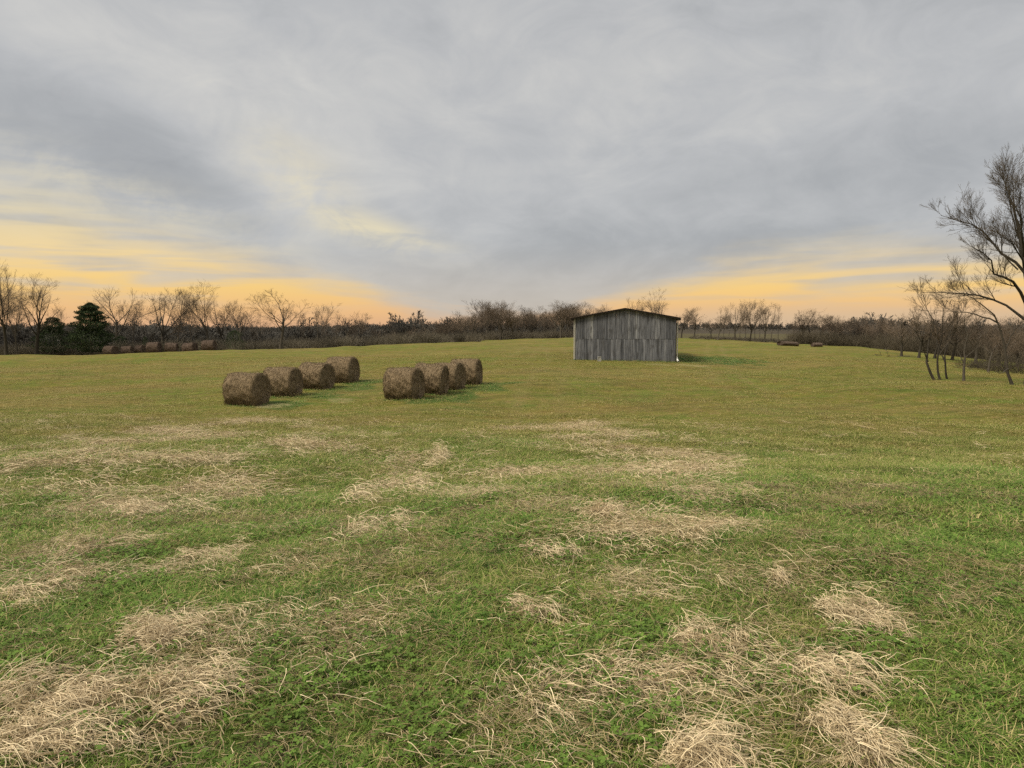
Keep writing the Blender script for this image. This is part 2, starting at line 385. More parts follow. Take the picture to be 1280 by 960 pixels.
wood = np.maximum(wood, .75 * np.clip((GY - 158) / 10, 0, 1) * (GS > .14))
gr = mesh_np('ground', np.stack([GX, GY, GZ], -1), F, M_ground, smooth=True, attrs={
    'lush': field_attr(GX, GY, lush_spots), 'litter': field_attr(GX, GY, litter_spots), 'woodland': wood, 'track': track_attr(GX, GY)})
tag(gr, kind='structure')

# ------------------------------------------------------------------ scattering through geometry nodes (only for what nobody could count)
def scatter(name, pts, rot, scl, pick, protos, kind='stuff'):
    me = bpy.data.meshes.new(name); me.vertices.add(len(pts)); me.vertices.foreach_set('co', np.asarray(pts, np.float32).ravel())
    a = me.attributes.new('rot', 'FLOAT_VECTOR', 'POINT'); a.data.foreach_set('vector', np.asarray(rot, np.float32).ravel())
    a = me.attributes.new('scl', 'FLOAT', 'POINT'); a.data.foreach_set('value', np.asarray(scl, np.float32).ravel())
    a = me.attributes.new('pick', 'INT', 'POINT'); a.data.foreach_set('value', np.asarray(pick, np.int32).ravel())
    o = bpy.data.objects.new(name, me); COL.objects.link(o); o['kind'] = kind
    g = bpy.data.node_groups.new(name + '_nodes', 'GeometryNodeTree')
    g.interface.new_socket('Geometry', in_out='INPUT', socket_type='NodeSocketGeometry'); g.interface.new_socket('Geometry', in_out='OUTPUT', socket_type='NodeSocketGeometry')
    gi, go = g.nodes.new('NodeGroupInput'), g.nodes.new('NodeGroupOutput')
    iop = g.nodes.new('GeometryNodeInstanceOnPoints'); jn = g.nodes.new('GeometryNodeJoinGeometry')
    for p in protos:
        n = g.nodes.new('GeometryNodeObjectInfo'); n.inputs['Object'].default_value = p; n.inputs['As Instance'].default_value = True
        g.links.new(n.outputs['Geometry'], jn.inputs[0])
    def at(nm, ty):
        n = g.nodes.new('GeometryNodeInputNamedAttribute'); n.data_type = ty; n.inputs['Name'].default_value = nm; return n.outputs['Attribute']
    e = g.nodes.new('FunctionNodeEulerToRotation'); g.links.new(at('rot', 'FLOAT_VECTOR'), e.inputs[0])
    g.links.new(gi.outputs[0], iop.inputs['Points']); g.links.new(jn.outputs[0], iop.inputs['Instance'])
    iop.inputs['Pick Instance'].default_value = True
    g.links.new(at('pick', 'INT'), iop.inputs['Instance Index']); g.links.new(e.outputs[0], iop.inputs['Rotation']); g.links.new(at('scl', 'FLOAT'), iop.inputs['Scale'])
    g.links.new(iop.outputs[0], go.inputs[0])
    o.modifiers.new('scatter', 'NODES').node_group = g
    return o

# grass tuft prototypes
def tuft(name, n, spread, h0, h1, wdt, lean, m, seed, K=4, flat=0.0):
    r = np.random.default_rng(seed); rr = spread * np.sqrt(r.random(n)); th = r.uniform(0, 6.283, n)
    P0 = np.stack([rr * np.cos(th), rr * np.sin(th), np.full(n, -.01)], -1)
    L = r.uniform(h0, h1, n); d = r.uniform(0, 6.283, n); ln = np.abs(r.normal(lean, .28, n)); cv = r.uniform(.5, 1.5, n)
    pts = [P0]; a = ln * .5
    for k in range(1, K):
        step = L / (K - 1); a = a + cv * .38 * lean * 1.4
        dv = np.stack([np.sin(a) * np.cos(d), np.sin(a) * np.sin(d), np.maximum(np.cos(a), -.6)], -1)
        pts.append(pts[-1] + dv * step[:, None]); d = d + r.normal(0, .22, n)
    P = np.stack(pts, 1); P[..., 2] = np.maximum(P[..., 2], -.01 + .006 * r.random((n, 1)))
    W = wdt * r.uniform(.6, 1.3, (n, 1)) * np.linspace(1, .12, K)[None] ** .7
    sd_ = np.stack([-np.sin(d), np.cos(d), np.zeros(n)], -1)[:, None]
    V = np.stack([P - sd_ * W[..., None] / 2, P + sd_ * W[..., None] / 2], 2)
    idx = np.arange(n * K * 2).reshape(n, K, 2)
    F = np.stack([idx[:, :-1, 0], idx[:, :-1, 1], idx[:, 1:, 1], idx[:, 1:, 0]], -1).reshape(-1, 4)
    return mesh_np(name, V, F, m, attrs={'hue': np.repeat(r.random(n), K * 2)}, link=False)
def clover(name, n, spread, seed):
    r = np.random.default_rng(seed); rr = spread * np.sqrt(r.random(n)); th = r.uniform(0, 6.283, n)
    V, F, hue = [], [], []
    for i in range(n):
        c = np.array([rr[i] * math.cos(th[i]), rr[i] * math.sin(th[i]), r.uniform(.015, .045)]); tl = r.normal(0, .25, 2); s = r.uniform(.005, .009); hv = r.random()
        for k in range(3):
            a = th[i] * 3 + k * 2.094; u = np.array([math.cos(a), math.sin(a), 0]); v = np.array([-u[1], u[0], 0])
            for q_ in (c, c + u * s + v * s * .8, c + u * s * 2.1, c + u * s - v * s * .8):
                w_ = q_ - c; V.append(q_ + np.array([0, 0, w_[0] * tl[0] + w_[1] * tl[1]])); hue.append(hv * .7)
            b = len(V) - 4; F.append([b, b + 1, b + 2, b + 3])
    return mesh_np(name, V, F, M_clover, attrs={'hue': hue}, link=False)
NEAR = [tuft('near_tuft', 100, .13, .025, .080, .0032, .95, M_blade, s) for s in range(6)]
MID = [tuft('mid_tuft', 120, .26, .025, .075, .0050, 1.0, M_blade, 20 + s, 3) for s in range(4)]
FAR = [tuft('far_tuft', 70, .60, .03, .085, .013, .9, M_blade, 30 + s, 3) for s in range(4)]
LUSH = [tuft('lush_tuft', 110, .12, .07, .19, .0040, .95, M_lush, 40 + s, 5) for s in range(4)]
CLOV = [clover('clover_patch', 40, .13, 60 + s) for s in range(3)]
def wedge(n, y0, y1, smax=.86):
    Y = np.sqrt(rng.uniform(y0 ** 2, y1 ** 2, n)); S = rng.uniform(-smax, smax, n)
    return S * Y + rng.normal(0, .4, n) * (Y < 5), Y
def nse(X, Y, f, sd=0):       # cheap value pattern in -1..1
    r = np.random.default_rng(100 + sd); v = 0
    for k in range(6):
        a = r.uniform(0, 6.28); v = v + np.sin((X * math.cos(a) + Y * math.sin(a)) * f * r.uniform(.6, 1.6) + r.uniform(0, 6.28) + 1.2 * np.sin((X * math.sin(a) - Y * math.cos(a)) * f * .7))
    return v / 4
def lay(name, sets):
    Ps, Rs, Ss, Ks, protos, off = [], [], [], [], [], 0
    # Join Geometry keeps no fixed order, so every set gets its own object
    objs = []
    for i, (X, Y, scl, pr) in enumerate(sets):
        n = len(X); P = np.stack([X, Y, ground(X, Y)], -1)
        rot = np.stack([rng.normal(0, .12, n), rng.normal(0, .12, n), rng.uniform(0, 6.283, n)], -1)
        Ps.append(P); Rs.append(rot); Ss.append(scl); Ks.append(rng.integers(0, len(pr), n)); 
        objs.append(scatter(name if len(sets) == 1 else name, P, rot, scl, Ks[-1], pr))
    return objs
X, Y = wedge(7000, 1.1, 6); keep = nse(X, Y, 3, 1) > -1.4
near = (X[keep], Y[keep], .75 + .5 * rng.random(keep.sum()) + .22 * nse(X, Y, 2.2, 2)[keep].clip(-1, 1), NEAR)
X, Y = wedge(40000, 5.5, 26); kk = rng.random(len(X)) < np.clip((26 - Y) / 12, 0, 1); X, Y = X[kk], Y[kk]; mid_ = (X, Y, .75 + .45 * rng.random(len(X)) + .25 * nse(X, Y, 1.6, 3).clip(-1, 1), MID)
X, Y = wedge(30000, 11, 75); keep = (rng.random(len(X)) < np.clip((Y - 11) / 10, 0, 1) * np.clip((75 - Y) / 25, 0, 1)) & ~((np.abs(X - .152 * Y) < 4.7) & (Y > 64.5)); far_ = (X, Y, .65 + .45 * rng.random(len(X)) + .3 * nse(X, Y, .8, 4).clip(-1, 1), FAR)
lay('grass', [near]); lay('grass', [mid_]); lay('grass', [far_])
X, Y = wedge(5200, 1.1, 9); keep = (nse(X, Y, 2.4, 5) > -.1) & (rng.random(len(X)) < .42)
lay('clover', [(X[keep], Y[keep], .8 + .5 * rng.random(keep.sum()), CLOV)])
# lush tufts at the places where the photo has them, and a few wild ones
LX, LY, LS = [], [], []
for px, py, rx, n in [(375, 765, .32, 40), (345, 790, .25, 24), (545, 782, .25, 22), (590, 690, .3, 16), (320, 640, .5, 30), (355, 660, .4, 20), (430, 700, .3, 14), (60, 790, .3, 16), (710, 905, .2, 8), (880, 690, .5, 18), (1010, 640, .8, 22), (1180, 740, .5, 16), (760, 560, .8, 16), (1230, 880, .25, 8), (470, 600, .8, 22)]:
    cx_, cy_ = hit(px, py); LX += list(cx_ + rng.normal(0, rx * .6, n)); LY += list(cy_ + rng.normal(0, rx * .6, n)); LS += list(rng.uniform(.5, 1.05, n))
X, Y = wedge(1500, 1.3, 14); keep = nse(X, Y, 1.1, 8) > .5
LX += list(X[keep]); LY += list(Y[keep]); LS += list(rng.uniform(.4, .8, keep.sum()))
for sp in lush_spots:
    n = int(sp[2] * sp[3] * 11); a = rng.uniform(0, 6.283, n); rr = np.sqrt(rng.random(n))
    LX += list(sp[0] + sp[2] * rr * np.cos(a)); LY += list(sp[1] + sp[3] * rr * np.sin(a)); LS += list(rng.uniform(.9, 1.8, n))
for k in range(110):
    u = rng.uniform(-4.7, 4.7); v = -rng.exponential(.16) - .12; LX.append(10.06 + u * .978 + v * .209); LY.append(66.0 - u * .209 + v * .978); LS.append(rng.uniform(.8, 2.0))
for (px, Y_) in LEFT_BALES + RIGHT_BALES:
    X_, _ = atY(px, Y_)
    for k in range(26):
        u = rng.uniform(-.9, .95); LX.append(X_ + u * .96 - .17); LY.append(Y_ - u * .27 - .80 + rng.normal(0, .07)); LS.append(rng.uniform(.5, 1.25))
lay('lush_grass', [(np.array(LX), np.array(LY), np.array(LS), LUSH)])

# ------------------------------------------------------------------ straw
def straw_paths(n, cx_, cy_, rx, ry, rot, mound, heading, spread, r, L0=.16, L1=.42, K=8):
    """stems lying over a mound; returns (n,K,3)"""
    a = r.uniform(0, 6.283, n); q_ = r.random(n) ** .62
    ex, ey = rx * q_ * np.cos(a), ry * q_ * np.sin(a)
    X0 = cx_ + ex * math.cos(rot) - ey * math.sin(rot); Y0 = cy_ + ex * math.sin(rot) + ey * math.cos(rot)
    lv = r.random(n)
    def top(X, Y):
        dx_, dy_ = X - cx_, Y - cy_; u = (dx_ * math.cos(rot) + dy_ * math.sin(rot)) / rx; v = (-dx_ * math.sin(rot) + dy_ * math.cos(rot)) / ry
        return mound * np.exp(-1.5 * (u * u + v * v)) * (1 + .35 * np.sin(X * 9 + 1) * np.sin(Y * 11))
    d = heading + r.normal(0, spread, n); L = r.uniform(L0, L1, n); el_ = r.uniform(-.1, 1.0, n) * r.random(n); curl = r.normal(0, .34, n); drop = r.uniform(.08, .34, n)
    P = np.stack([X0, Y0, ground(X0, Y0) + .012 + lv * (top(X0, Y0) + .018)], -1); pts = [P]
    kink = r.integers(2, K, n); ka = r.normal(0, 1.1, n) * (r.random(n) < .5)
    for k in range(1, K):
        d = d + curl * .6 + r.normal(0, .10, n) + np.where(kink == k, ka, 0); el_ = el_ - drop * .8 + r.normal(0, .07, n)
        st = (L / (K - 1))[:, None] * np.stack([np.cos(el_) * np.cos(d), np.cos(el_) * np.sin(d), np.sin(el_)], -1)
        Q = pts[-1] + st; fl = ground(Q[:, 0], Q[:, 1]) + .008 + .7 * lv * top(Q[:, 0], Q[:, 1])
        low = Q[:, 2] < fl; Q[:, 2] = np.maximum(Q[:, 2], fl); el_ = np.where(low, np.abs(el_) * .3 + .05, el_)
        pts.append(Q)
    return np.stack(pts, 1)
def straw_mesh(name, P, r, rad0=.0016, rad1=.0028, m=None):
    n, K, _ = P.shape; Rd = r.uniform(rad0, rad1, (n, 1)) * np.linspace(1, .55, K)[None]
    V, F = tubes(P, Rd, 3)
    return mesh_np(name, V, F, m or M_straw, attrs={'hue': np.repeat(r.random(n), K * 3)})
# heaps: px, py, half width px, half depth px, tilt, straws, mound m, heading deg, spread, label
HEAPS = [
 (205, 805, 60, 28, .1, 560, .13, 20, .55, 'domed tangle of dry straw, upper part of the big drift at lower left'),
 (190, 872, 95, 38, .1, 800, .10, -35, .55, 'wide combed mat of dry straw just below the domed tangle at the lower left'),
 (50, 880, 75, 50, .2, 760, .09, 60, .7, 'loose looping dry straw against the left edge at the bottom corner'),
 (60, 940, 110, 30, 0, 520, .08, 10, .8, 'dry straw spilling out of the bottom left corner of the frame'),
 (495, 612, 50, 17, .1, 380, .11, 20, .6, 'nearer of the paired pale straw heaps left of centre'),
 (540, 578, 32, 14, .5, 260, .12, 50, .6, 'farther of the paired pale straw heaps left of centre'),
 (460, 665, 38, 20, -.5, 220, .08, -50, .6, 'ragged straw tuft in front of the paired heaps left of centre'),
 (195, 640, 75, 16, .2, 520, .10, 15, .6, 'long flat straw swath in the middle distance on the left'),
 (365, 556, 50, 12, .2, 200, .12, 10, .6, 'thin pale straw swath nearest below the left row of bales'),
 (245, 706, 46, 13, .1, 330, .09, 15, .6, 'short straw swath between the left lush grass and the big drift'),
 (752, 645, 42, 14, 0, 300, .10, -15, .6, 'rounded straw heap right of centre in the middle distance'),
 (820, 655, 90, 26, -.35, 520, .07, -30, .6, 'long straw trail running down to the right of the rounded heap'),
 (805, 585, 70, 22, -.1, 240, .09, -10, .6, 'broad straw swath farthest up on the right of centre'),
 (685, 690, 36, 10, 0, 150, .07, -20, .7, 'small straw wisp in the middle of the meadow'),
 (1068, 782, 50, 26, -.2, 420, .12, -30, .7, 'rounded straw nest with splayed ends, topmost of three at the lower right'),
 (892, 803, 52, 22, -.5, 320, .10, -35, .45, 'combed straw tuft with looping stems left of the rounded nest'),
 (1065, 850, 85, 20, -.35, 420, .09, -28, .35, 'long swept straw wisp tapering to the right below the rounded nest'),
 (965, 728, 16, 10, -1, 90, .07, -80, .5, 'tiny isolated straw tuft standing up right of centre'),
 (1060, 930, 60, 34, -.6, 420, .08, -60, .6, 'upright looking straw fan at the bottom edge right of centre'),
 (880, 945, 75, 28, -.1, 620, .11, -25, .6, 'thick straw bundle cut by the bottom edge right of centre'),
 (780, 850, 70, 22, -.1, 260, .05, -10, .5, 'thin sweeping straw stems in the lower middle'),
 (665, 765, 36, 14, 0, 160, .07, -60, .5, 'small arched straw tuft in the lower middle above the thin stems'),
 (60, 610, 65, 30, .2, 200, .09, 10, .7, 'diffuse straw swath touching the left edge in the middle distance'),
 (215, 585, 90, 26, .2, 240, .09, 12, .7, 'broad diffuse straw swath behind the long flat one on the left'),
 (40, 750, 60, 18, .2, 260, .06, 20, .8, 'thin straw scatter at the left edge above the big drift'),
 (830, 545, 36, 9, 0, 70, .10, 0, .7, 'short straw streak nearest below the barn, right of centre'),
 (600, 545, 30, 8, 0, 50, .09, 0, .7, 'short straw streak below the right row of bales'),
]
def px_scale(px, py):
    X, Y = hit(px, py); return X, Y, Y / FPX
for i, (px, py, hw, hd, rot, n, md, hdg, spd, lab) in enumerate(HEAPS):
    X, Y, k = px_scale(px, py); X2, Y2 = hit(px, py - hd); ry = max(abs(Y2 - Y), .1)
    r = np.random.default_rng(500 + i); rx = hw * k
    f = 1 if Y < 6 else (1.25 if Y < 9 else 1.6); wd = .75 if Y < 5 else (1.1 if Y < 8 else 1.8)
    n = int(n * (1.4 if i < 4 else (1.35 if Y < 6 else 1.7))); md *= 1.0 if Y < 6 else 1.6; rx *= 1.02 if Y < 6 else .92; L0, L1 = .04 * f, .20 * f
    ca, sa = math.cos(rot * .6), math.sin(rot * .6); lst = []
    nsub = 6 if hw > 45 else 4
    for q_ in range(nsub):            # a heap is several overlapping wads, each lying its own way
        u, v = r.uniform(-.75, .75), r.uniform(-.7, .7); wx, wy = rx * r.uniform(.28, .55), ry * r.uniform(.30, .6)
        lst.append(straw_paths(int(n / nsub * .85), X + rx * u * ca - ry * v * sa, Y + rx * u * sa + ry * v * ca, wx, wy, rot * .6 + r.normal(0, .5), md * r.uniform(.6, 1.25), R(hdg) + r.normal(0, .8), spd * .9, r, L0, L1))
    lst.append(straw_paths(int(n * .30), X, Y, rx * 1.15, ry * 1.15, rot * .6, md * .7, R(hdg), spd * 2, r, L0, L1))
    o = straw_mesh('straw_heap', np.concatenate(lst), r, .0013 * wd, .0025 * wd)
    tag(o, lab, 'straw heap', 'heaps of dry straw left on the meadow')
# loose straw everywhere between the heaps: counted by nobody
def sprig(name, n, spread, seed, m, L0, L1, r0, r1):
    r = np.random.default_rng(seed); K = 7; a = r.uniform(0, 6.283, n); q_ = spread * np.sqrt(r.random(n))
    P = np.stack([q_ * np.cos(a), q_ * np.sin(a), r.uniform(.01, .05, n)], -1); pts = [P]; base = r.uniform(0, 6.283); d = base + r.normal(0, .8, n); e = r.uniform(-.1, .5, n); L = r.uniform(L0, L1, n)
    for k in range(1, K):
        d = d + r.normal(0, .28, n); e = e - .13 + r.normal(0, .1, n)
        Q = pts[-1] + (L / (K - 1))[:, None] * np.stack([np.cos(e) * np.cos(d), np.cos(e) * np.sin(d), np.sin(e)], -1); lo = Q[:, 2] < .008; Q[:, 2] = np.maximum(Q[:, 2], .008); e = np.where(lo, .1, e); pts.append(Q)
    P = np.stack(pts, 1); V, F = tubes(P, r.uniform(r0, r1, (n, 1)) * np.linspace(1, .5, K)[None], 3)
    return mesh_np(name, V, F, m, attrs={'hue': np.repeat(r.random(n), K * 3)}, link=False)
SPR = [sprig('straw_sprig', 16, .17, 700 + s, M_straw, .04, .20, .0009, .0018) for s in range(8)]
THA = [sprig('thatch_sprig', 26, .16, 720 + s, M_thatch, .04, .13, .0010, .0020) for s in range(5)]
STREAKS = [(400, 900, 200, 70), (480, 820, 170, 50), (330, 830, 90, 60), (860, 720, 70, 60), (1130, 860, 90, 60), (60, 560, 80, 25), (230, 560, 100, 30), (330, 545, 90, 20), (130, 650, 120, 50), (860, 660, 50, 40), (610, 610, 40, 40), (240, 750, 120, 50), (810, 565, 50, 22), (800, 620, 60, 50), (760, 680, 110, 40), (520, 600, 60, 30), (480, 660, 60, 40), (150, 600, 130, 45), (50, 690, 90, 60), (640, 870, 200, 80), (1000, 890, 130, 60), (90, 600, 120, 30), (200, 590, 90, 30), (60, 720, 140, 40), (330, 700, 90, 30), (400, 565, 60, 12), (500, 740, 110, 45), (560, 860, 220, 80), (820, 620, 120, 60), (790, 700, 130, 60), (870, 850, 230, 90), (470, 870, 160, 70), (980, 800, 130, 60), (120, 660, 130, 50), (700, 538, 70, 10), (640, 620, 70, 40), (720, 800, 150, 60), (300, 880, 150, 70)]
def straw_dens(px, py):
    v = np.zeros_like(px)
    for a, b, c, d in STREAKS: v = v + np.exp(-(((px - a) / c) ** 2 + ((py - b) / d) ** 2) * 1.2)
    return v
def project(X, Y, Z):
    c, s = math.cos(PITCH), math.sin(PITCH); zz = Z - CAMZ
    dep = Y * c - zz * s; up = Y * s + zz * c
    return 640 + FPX * X / dep, 480 - FPX * up / dep
def pick_by_density(X, Y, f, seed, lo=.02, g=.34):
    u, v = project(X, Y, ground(X, Y)); dn = straw_dens(u, v) * (.10 + 2.2 * nse(X, Y, f, seed).clip(-.04, .9)) + lo
    return rng.random(len(X)) < dn * g
X, Y = wedge(16000, 1.1, 9); k = pick_by_density(X, Y, 3.2, 11, .035)
lay('loose_straw', [(X[k], Y[k], rng.uniform(.6, 1.25, k.sum()), SPR)])
SPRF = [sprig('straw_sprig', 18, .34, 740 + s, M_straw, .10, .34, .0024, .0042) for s in range(4)]
X, Y = wedge(16000, 8.5, 24); k = pick_by_density(X, Y, 1.6, 12, .012, .95)
lay('loose_straw', [(X[k], Y[k], rng.uniform(.6, 1.2, k.sum()), SPRF)])
X, Y = wedge(9000, 1.1, 8); k = rng.random(len(X)) < (.13 + .24 * nse(X, Y, 2.5, 13)).clip(.02, 1)
lay('thatch', [(X[k], Y[k], rng.uniform(.7, 1.3, k.sum()), THA)])

# ------------------------------------------------------------------ barn
q = mat('weathered_boards', .92, .12); o = q.obj(); x, y, z = q.xyz(o); tn = q.attr('tone')
vg = q.noise(q.comb(q.m('MULTIPLY', x, 9.0), q.m('MULTIPLY', y, 9.0), q.m('ADD', q.m('MULTIPLY', z, .55), q.m('MULTIPLY', tn, 40.0))), 1.6, 6, .65)
st = q.noise(q.comb(q.m('MULTIPLY', x, 2.2), q.m('MULTIPLY', y, 2.2), q.m('MULTIPLY', z, .7)), 1.3, 4, .6)
c = q.ramp(tn, [(0, (.072, .074, .082)), (.35, (.116, .118, .128)), (.65, (.162, .164, .176)), (1, (.28, .28, .28))])
c = q.mix(.9, c, q.ramp(vg, [(.30, .30), (.5, .95), (.70, 1.6)]), 'MULTIPLY')
c = q.mix(q.m('MULTIPLY', q.step(st, .52, .66), .6), c, (.045, .043, .042))
c = q.mix(q.m('MULTIPLY', q.m('SUBTRACT', 1.0, q.step(z, .0, .35)), .45), c, (.075, .078, .045))
q.put(q.b.inputs['Base Color'], c); bump(q, vg, .5, .01); M_board = q.mat
q = mat('rusty_roof_sheet', .7, .3); n = q.noise(q.obj(), 2.5, 5, .6); q.put(q.b.inputs['Base Color'], q.mix(n, (.045, .036, .032), (.11, .075, .055))); M_roof = q.mat
q = mat('grey_trim_board', .85, .2); n = q.noise(q.obj(), 6, 4, .6); q.put(q.b.inputs['Base Color'], q.mix(n, (.30, .28, .24), (.5, .48, .42))); M_trim = q.mat
q = mat('dark_fascia', .9, .1); n = q.noise(q.obj(), 6, 4, .6); q.put(q.b.inputs['Base Color'], q.mix(n, (.02, .017, .015), (.045, .038, .032))); M_fascia = q.mat
q = mat('white_paint', .6, .3); n = q.noise(q.obj(), 8, 4, .6); q.put(q.b.inputs['Base Color'], q.mix(n, (.55, .54, .50), (.8, .79, .75))); M_white = q.mat
q = mat('block_concrete', .95, .1); n = q.noise(q.obj(), 14, 5, .6); q.put(q.b.inputs['Base Color'], q.mix(n, (.20, .19, .17), (.42, .41, .38))); M_block = q.mat
BY = 66.0; BX = (781 - 640) / FPX * BY; BYAW = -math.atan(BX / BY)
bz = min(gz(BX + d * math.cos(BYAW), BY + d * math.sin(BYAW)) for d in (-4.4, 0, 4.4))
barn = empty('barn', (BX, BY, bz), BYAW)
tag(barn, 'weathered grey board barn with a low gable roof, alone in the meadow', 'barn')
HW, DEP, EAVE, PEAK = 4.42, 13.0, 3.92, 4.72
def boards(x0, x1, top_fn, axis, off, seed, z_lo=0.0, mid=2.05, y_out=-1):
    r = np.random.default_rng(seed); parts, tone = [], []
    for tier in (0, 1):
        x = x0; g = r.random()
        while x < x1 - .03:
            wd = r.choice([.14, .17, .2, .24, .28]); xe = min(x + wd, x1); g = np.clip(.46 + r.normal(0, .22), 0, 1)
            if r.random() < .02: g = 1.0
            za = z_lo + (r.uniform(-.02, .07) if tier == 0 else mid - r.uniform(.0, .05)); zb = mid + r.uniform(-.03, .03) if tier == 0 else None
            pr = .0 if tier == 0 else .014
            pr += r.uniform(0, .008)
            a, b = x + .006, xe - .006
            z1a = zb if zb else top_fn(a) - .02; z1b = zb if zb else top_fn(b) - .02
            if tier == 0 and mid > min(top_fn(a), top_fn(b)): pass
            y0, y1 = off + y_out * (.0), off + y_out * (.025 + pr); y0 += y_out * (pr * .9)
            V = [[a, y0, za], [b, y0, za], [b, y1, za], [a, y1, za], [a, y0, z1a], [b, y0, z1b], [b, y1, z1b], [a, y1, z1a]]
            V = np.array(V); 
            if axis == 'y': V = V[:, [1, 0, 2]]
            F = np.array([[0, 1, 2, 3], [7, 6, 5, 4], [0, 4, 5, 1], [1, 5, 6, 2], [2, 6, 7, 3], [3, 7, 4, 0]])
            parts.append((V, F)); tone += [g] * 8; x = xe
    V, F = join(parts); return V, F, tone
gab = lambda x: EAVE + (PEAK - EAVE) * (1 - abs(x) / HW) if abs(x) <= HW else EAVE
V, F, T = boards(-HW, HW, gab, 'x', 0, 1); mesh_np('front_wall', V, F, M_board, barn, attrs={'tone': T})
V, F, T = boards(-HW, HW, gab, 'x', DEP, 2, y_out=1); mesh_np('back_wall', V, F, M_board, barn, attrs={'tone': T})
V, F, T = boards(.03, DEP - .03, lambda x: EAVE, 'y', -HW, 3); mesh_np('side_wall', V, F, M_board, barn, attrs={'tone': T})
V, F, T = boards(.03, DEP - .03, lambda x: EAVE, 'y', HW, 4, y_out=1); mesh_np('side_wall', V, F, M_board, barn, attrs={'tone': T})
# dark lining behind the board gaps
for nm, bx in (('wall_lining', (-HW + .08, HW - .08, .06, .09, .02, EAVE - .1)),):
    V, F = box(*bx); mesh_np(nm, V, F, M_fascia, barn)
# roof: two corrugated sheets
def roof_side(sgn):
    ov, ex = .42, .34; nrib = 140; ys = np.linspace(-ex, DEP + ex, nrib); sl_ = (PEAK - EAVE) / HW
    xs = np.array([0, HW + ov]); top, bot = [], []
    for yy, kk in zip(ys, range(nrib)):
        rip = .012 * math.cos(kk * math.pi); 
        for xx in xs:
            z_ = PEAK + .06 - sl_ * xx + rip; top.append([sgn * xx, yy, z_]); bot.append([sgn * xx, yy, z_ - .035])
    V = np.array(top + bot); n = nrib * 2; F = []
    for k in range(nrib - 1):
        a = 2 * k; F += [[a, a + 1, a + 3, a + 2], [n + a, n + a + 2, n + a + 3, n + a + 1], [a + 1, n + a + 1, n + a + 3, a + 3]]
    F += [[0, n, n + 1, 1], [n - 2, n - 1, 2 * n - 1, 2 * n - 2]]
    return V, np.array(F)
rf = empty('roof', (0, 0, 0)); rf.parent = barn
for sgn in (-1, 1):
    V, F = roof_side(sgn); mesh_np('roof_sheet', V, F, M_roof, rf)
    parts = []
    for yy in (-.30, DEP + .27):        # barge boards
        V = np.array([[0, yy, PEAK + .00], [sgn * (HW + .40), yy, PEAK - (PEAK - EAVE) / HW * (HW + .40) + .00], [sgn * (HW + .40), yy, PEAK - (PEAK - EAVE) / HW * (HW + .40) - .07], [0, yy, PEAK - .07]])
        V = np.concatenate([V, V + [0, .03, 0]]); mesh_np('barge_board', V, np.array([[0, 1, 2, 3], [7, 6, 5, 4], [0, 4, 5, 1], [1, 5, 6, 2], [2, 6, 7, 3], [3, 7, 4, 0]]), M_fascia, rf)
    e = EAVE - (PEAK - EAVE) / HW * .40
    x0, x1 = sorted((sgn * (HW + .06), sgn * (HW + .40)))
    V, F = join([box(x0, x1, yy, yy + .05, e - .13, e + .03) for yy in np.arange(-.25, DEP + .2, .61)] + [box(sgn * (HW + .40) - .012, sgn * (HW + .40) + .012, -.265, DEP + .26, e - .15, e + .02)])
    mesh_np('rafter_tails', V, F, M_fascia, rf)
for sgn in (-1, 1):
    x0, x1 = sorted((sgn * (HW + .065), sgn * (HW + .002)))
    V, F = box(x0, x1, -.085, -.055, .02, EAVE - .03); mesh_np('corner_board', V, F, M_trim if sgn < 0 else M_fascia, barn)
x0 = HW + .15
th = np.linspace(0, 1, 3)
P = np.array([[[x0, .05, .42], [x0, .05, 1.5], [x0, .05, 2.6], [x0, .05, 3.3], [x0 + .03, .05, 3.72]]]); V, F = tubes(P, np.full((1, 5), .048), 8)
dp = mesh_np('downspout', V, F, M_trim, barn, smooth=True)
P = np.array([[[x0, .05, .46], [x0, .03, .30], [x0 + .05, -.12, .14], [x0 + .10, -.32, .07]]]); V, F = tubes(P, np.array([[.055, .07, .085, .095]]), 8)
mesh_np('outlet_elbow', V, F, M_white, barn, smooth=True)
P = np.array([[[-HW - .12, .05, .05], [-HW - .12, .05, 1.5], [-HW - .12, .05, 2.6], [-HW - .12, .05, 3.70]]]); V, F = tubes(P, np.full((1, 4), .035), 8)
mesh_np('downspout', V, F, M_trim, barn, smooth=True)
# pale block by the wall
bx_, by_ = atY(749.5, 65.6 - .35)
V, F = box(-.13, .13, -.11, .11, 0, .42)
hole = [box(-.085, -.015, -.118, -.108, .06, .36), box(.015, .085, -.118, -.108, .06, .36)]
blk = bpy.data.objects.new('concrete_block', None)
parts = [box(-.15, .15, -.09, .11, 0, .42), box(-.15, -.10, -.12, -.0899, 0, .42), box(.10, .15, -.12, -.0899, 0, .42), box(-.1001, .1001, -.12, -.0899, 0, .06), box(-.1001, .1001, -.12, -.0899, .36, .42)]
parts = [(v + [0, 0, .001 * i], f) for i, (v, f) in enumerate(parts)]
V, F = join(parts); blk = mesh_np('concrete_block', V, F, M_block); blk.location = (bx_, by_, gz(bx_, by_) - .01); blk.rotation_euler = (0, .03, BYAW + .1)
tag(blk, 'pale upright concrete block at the foot of the barn front', 'block')

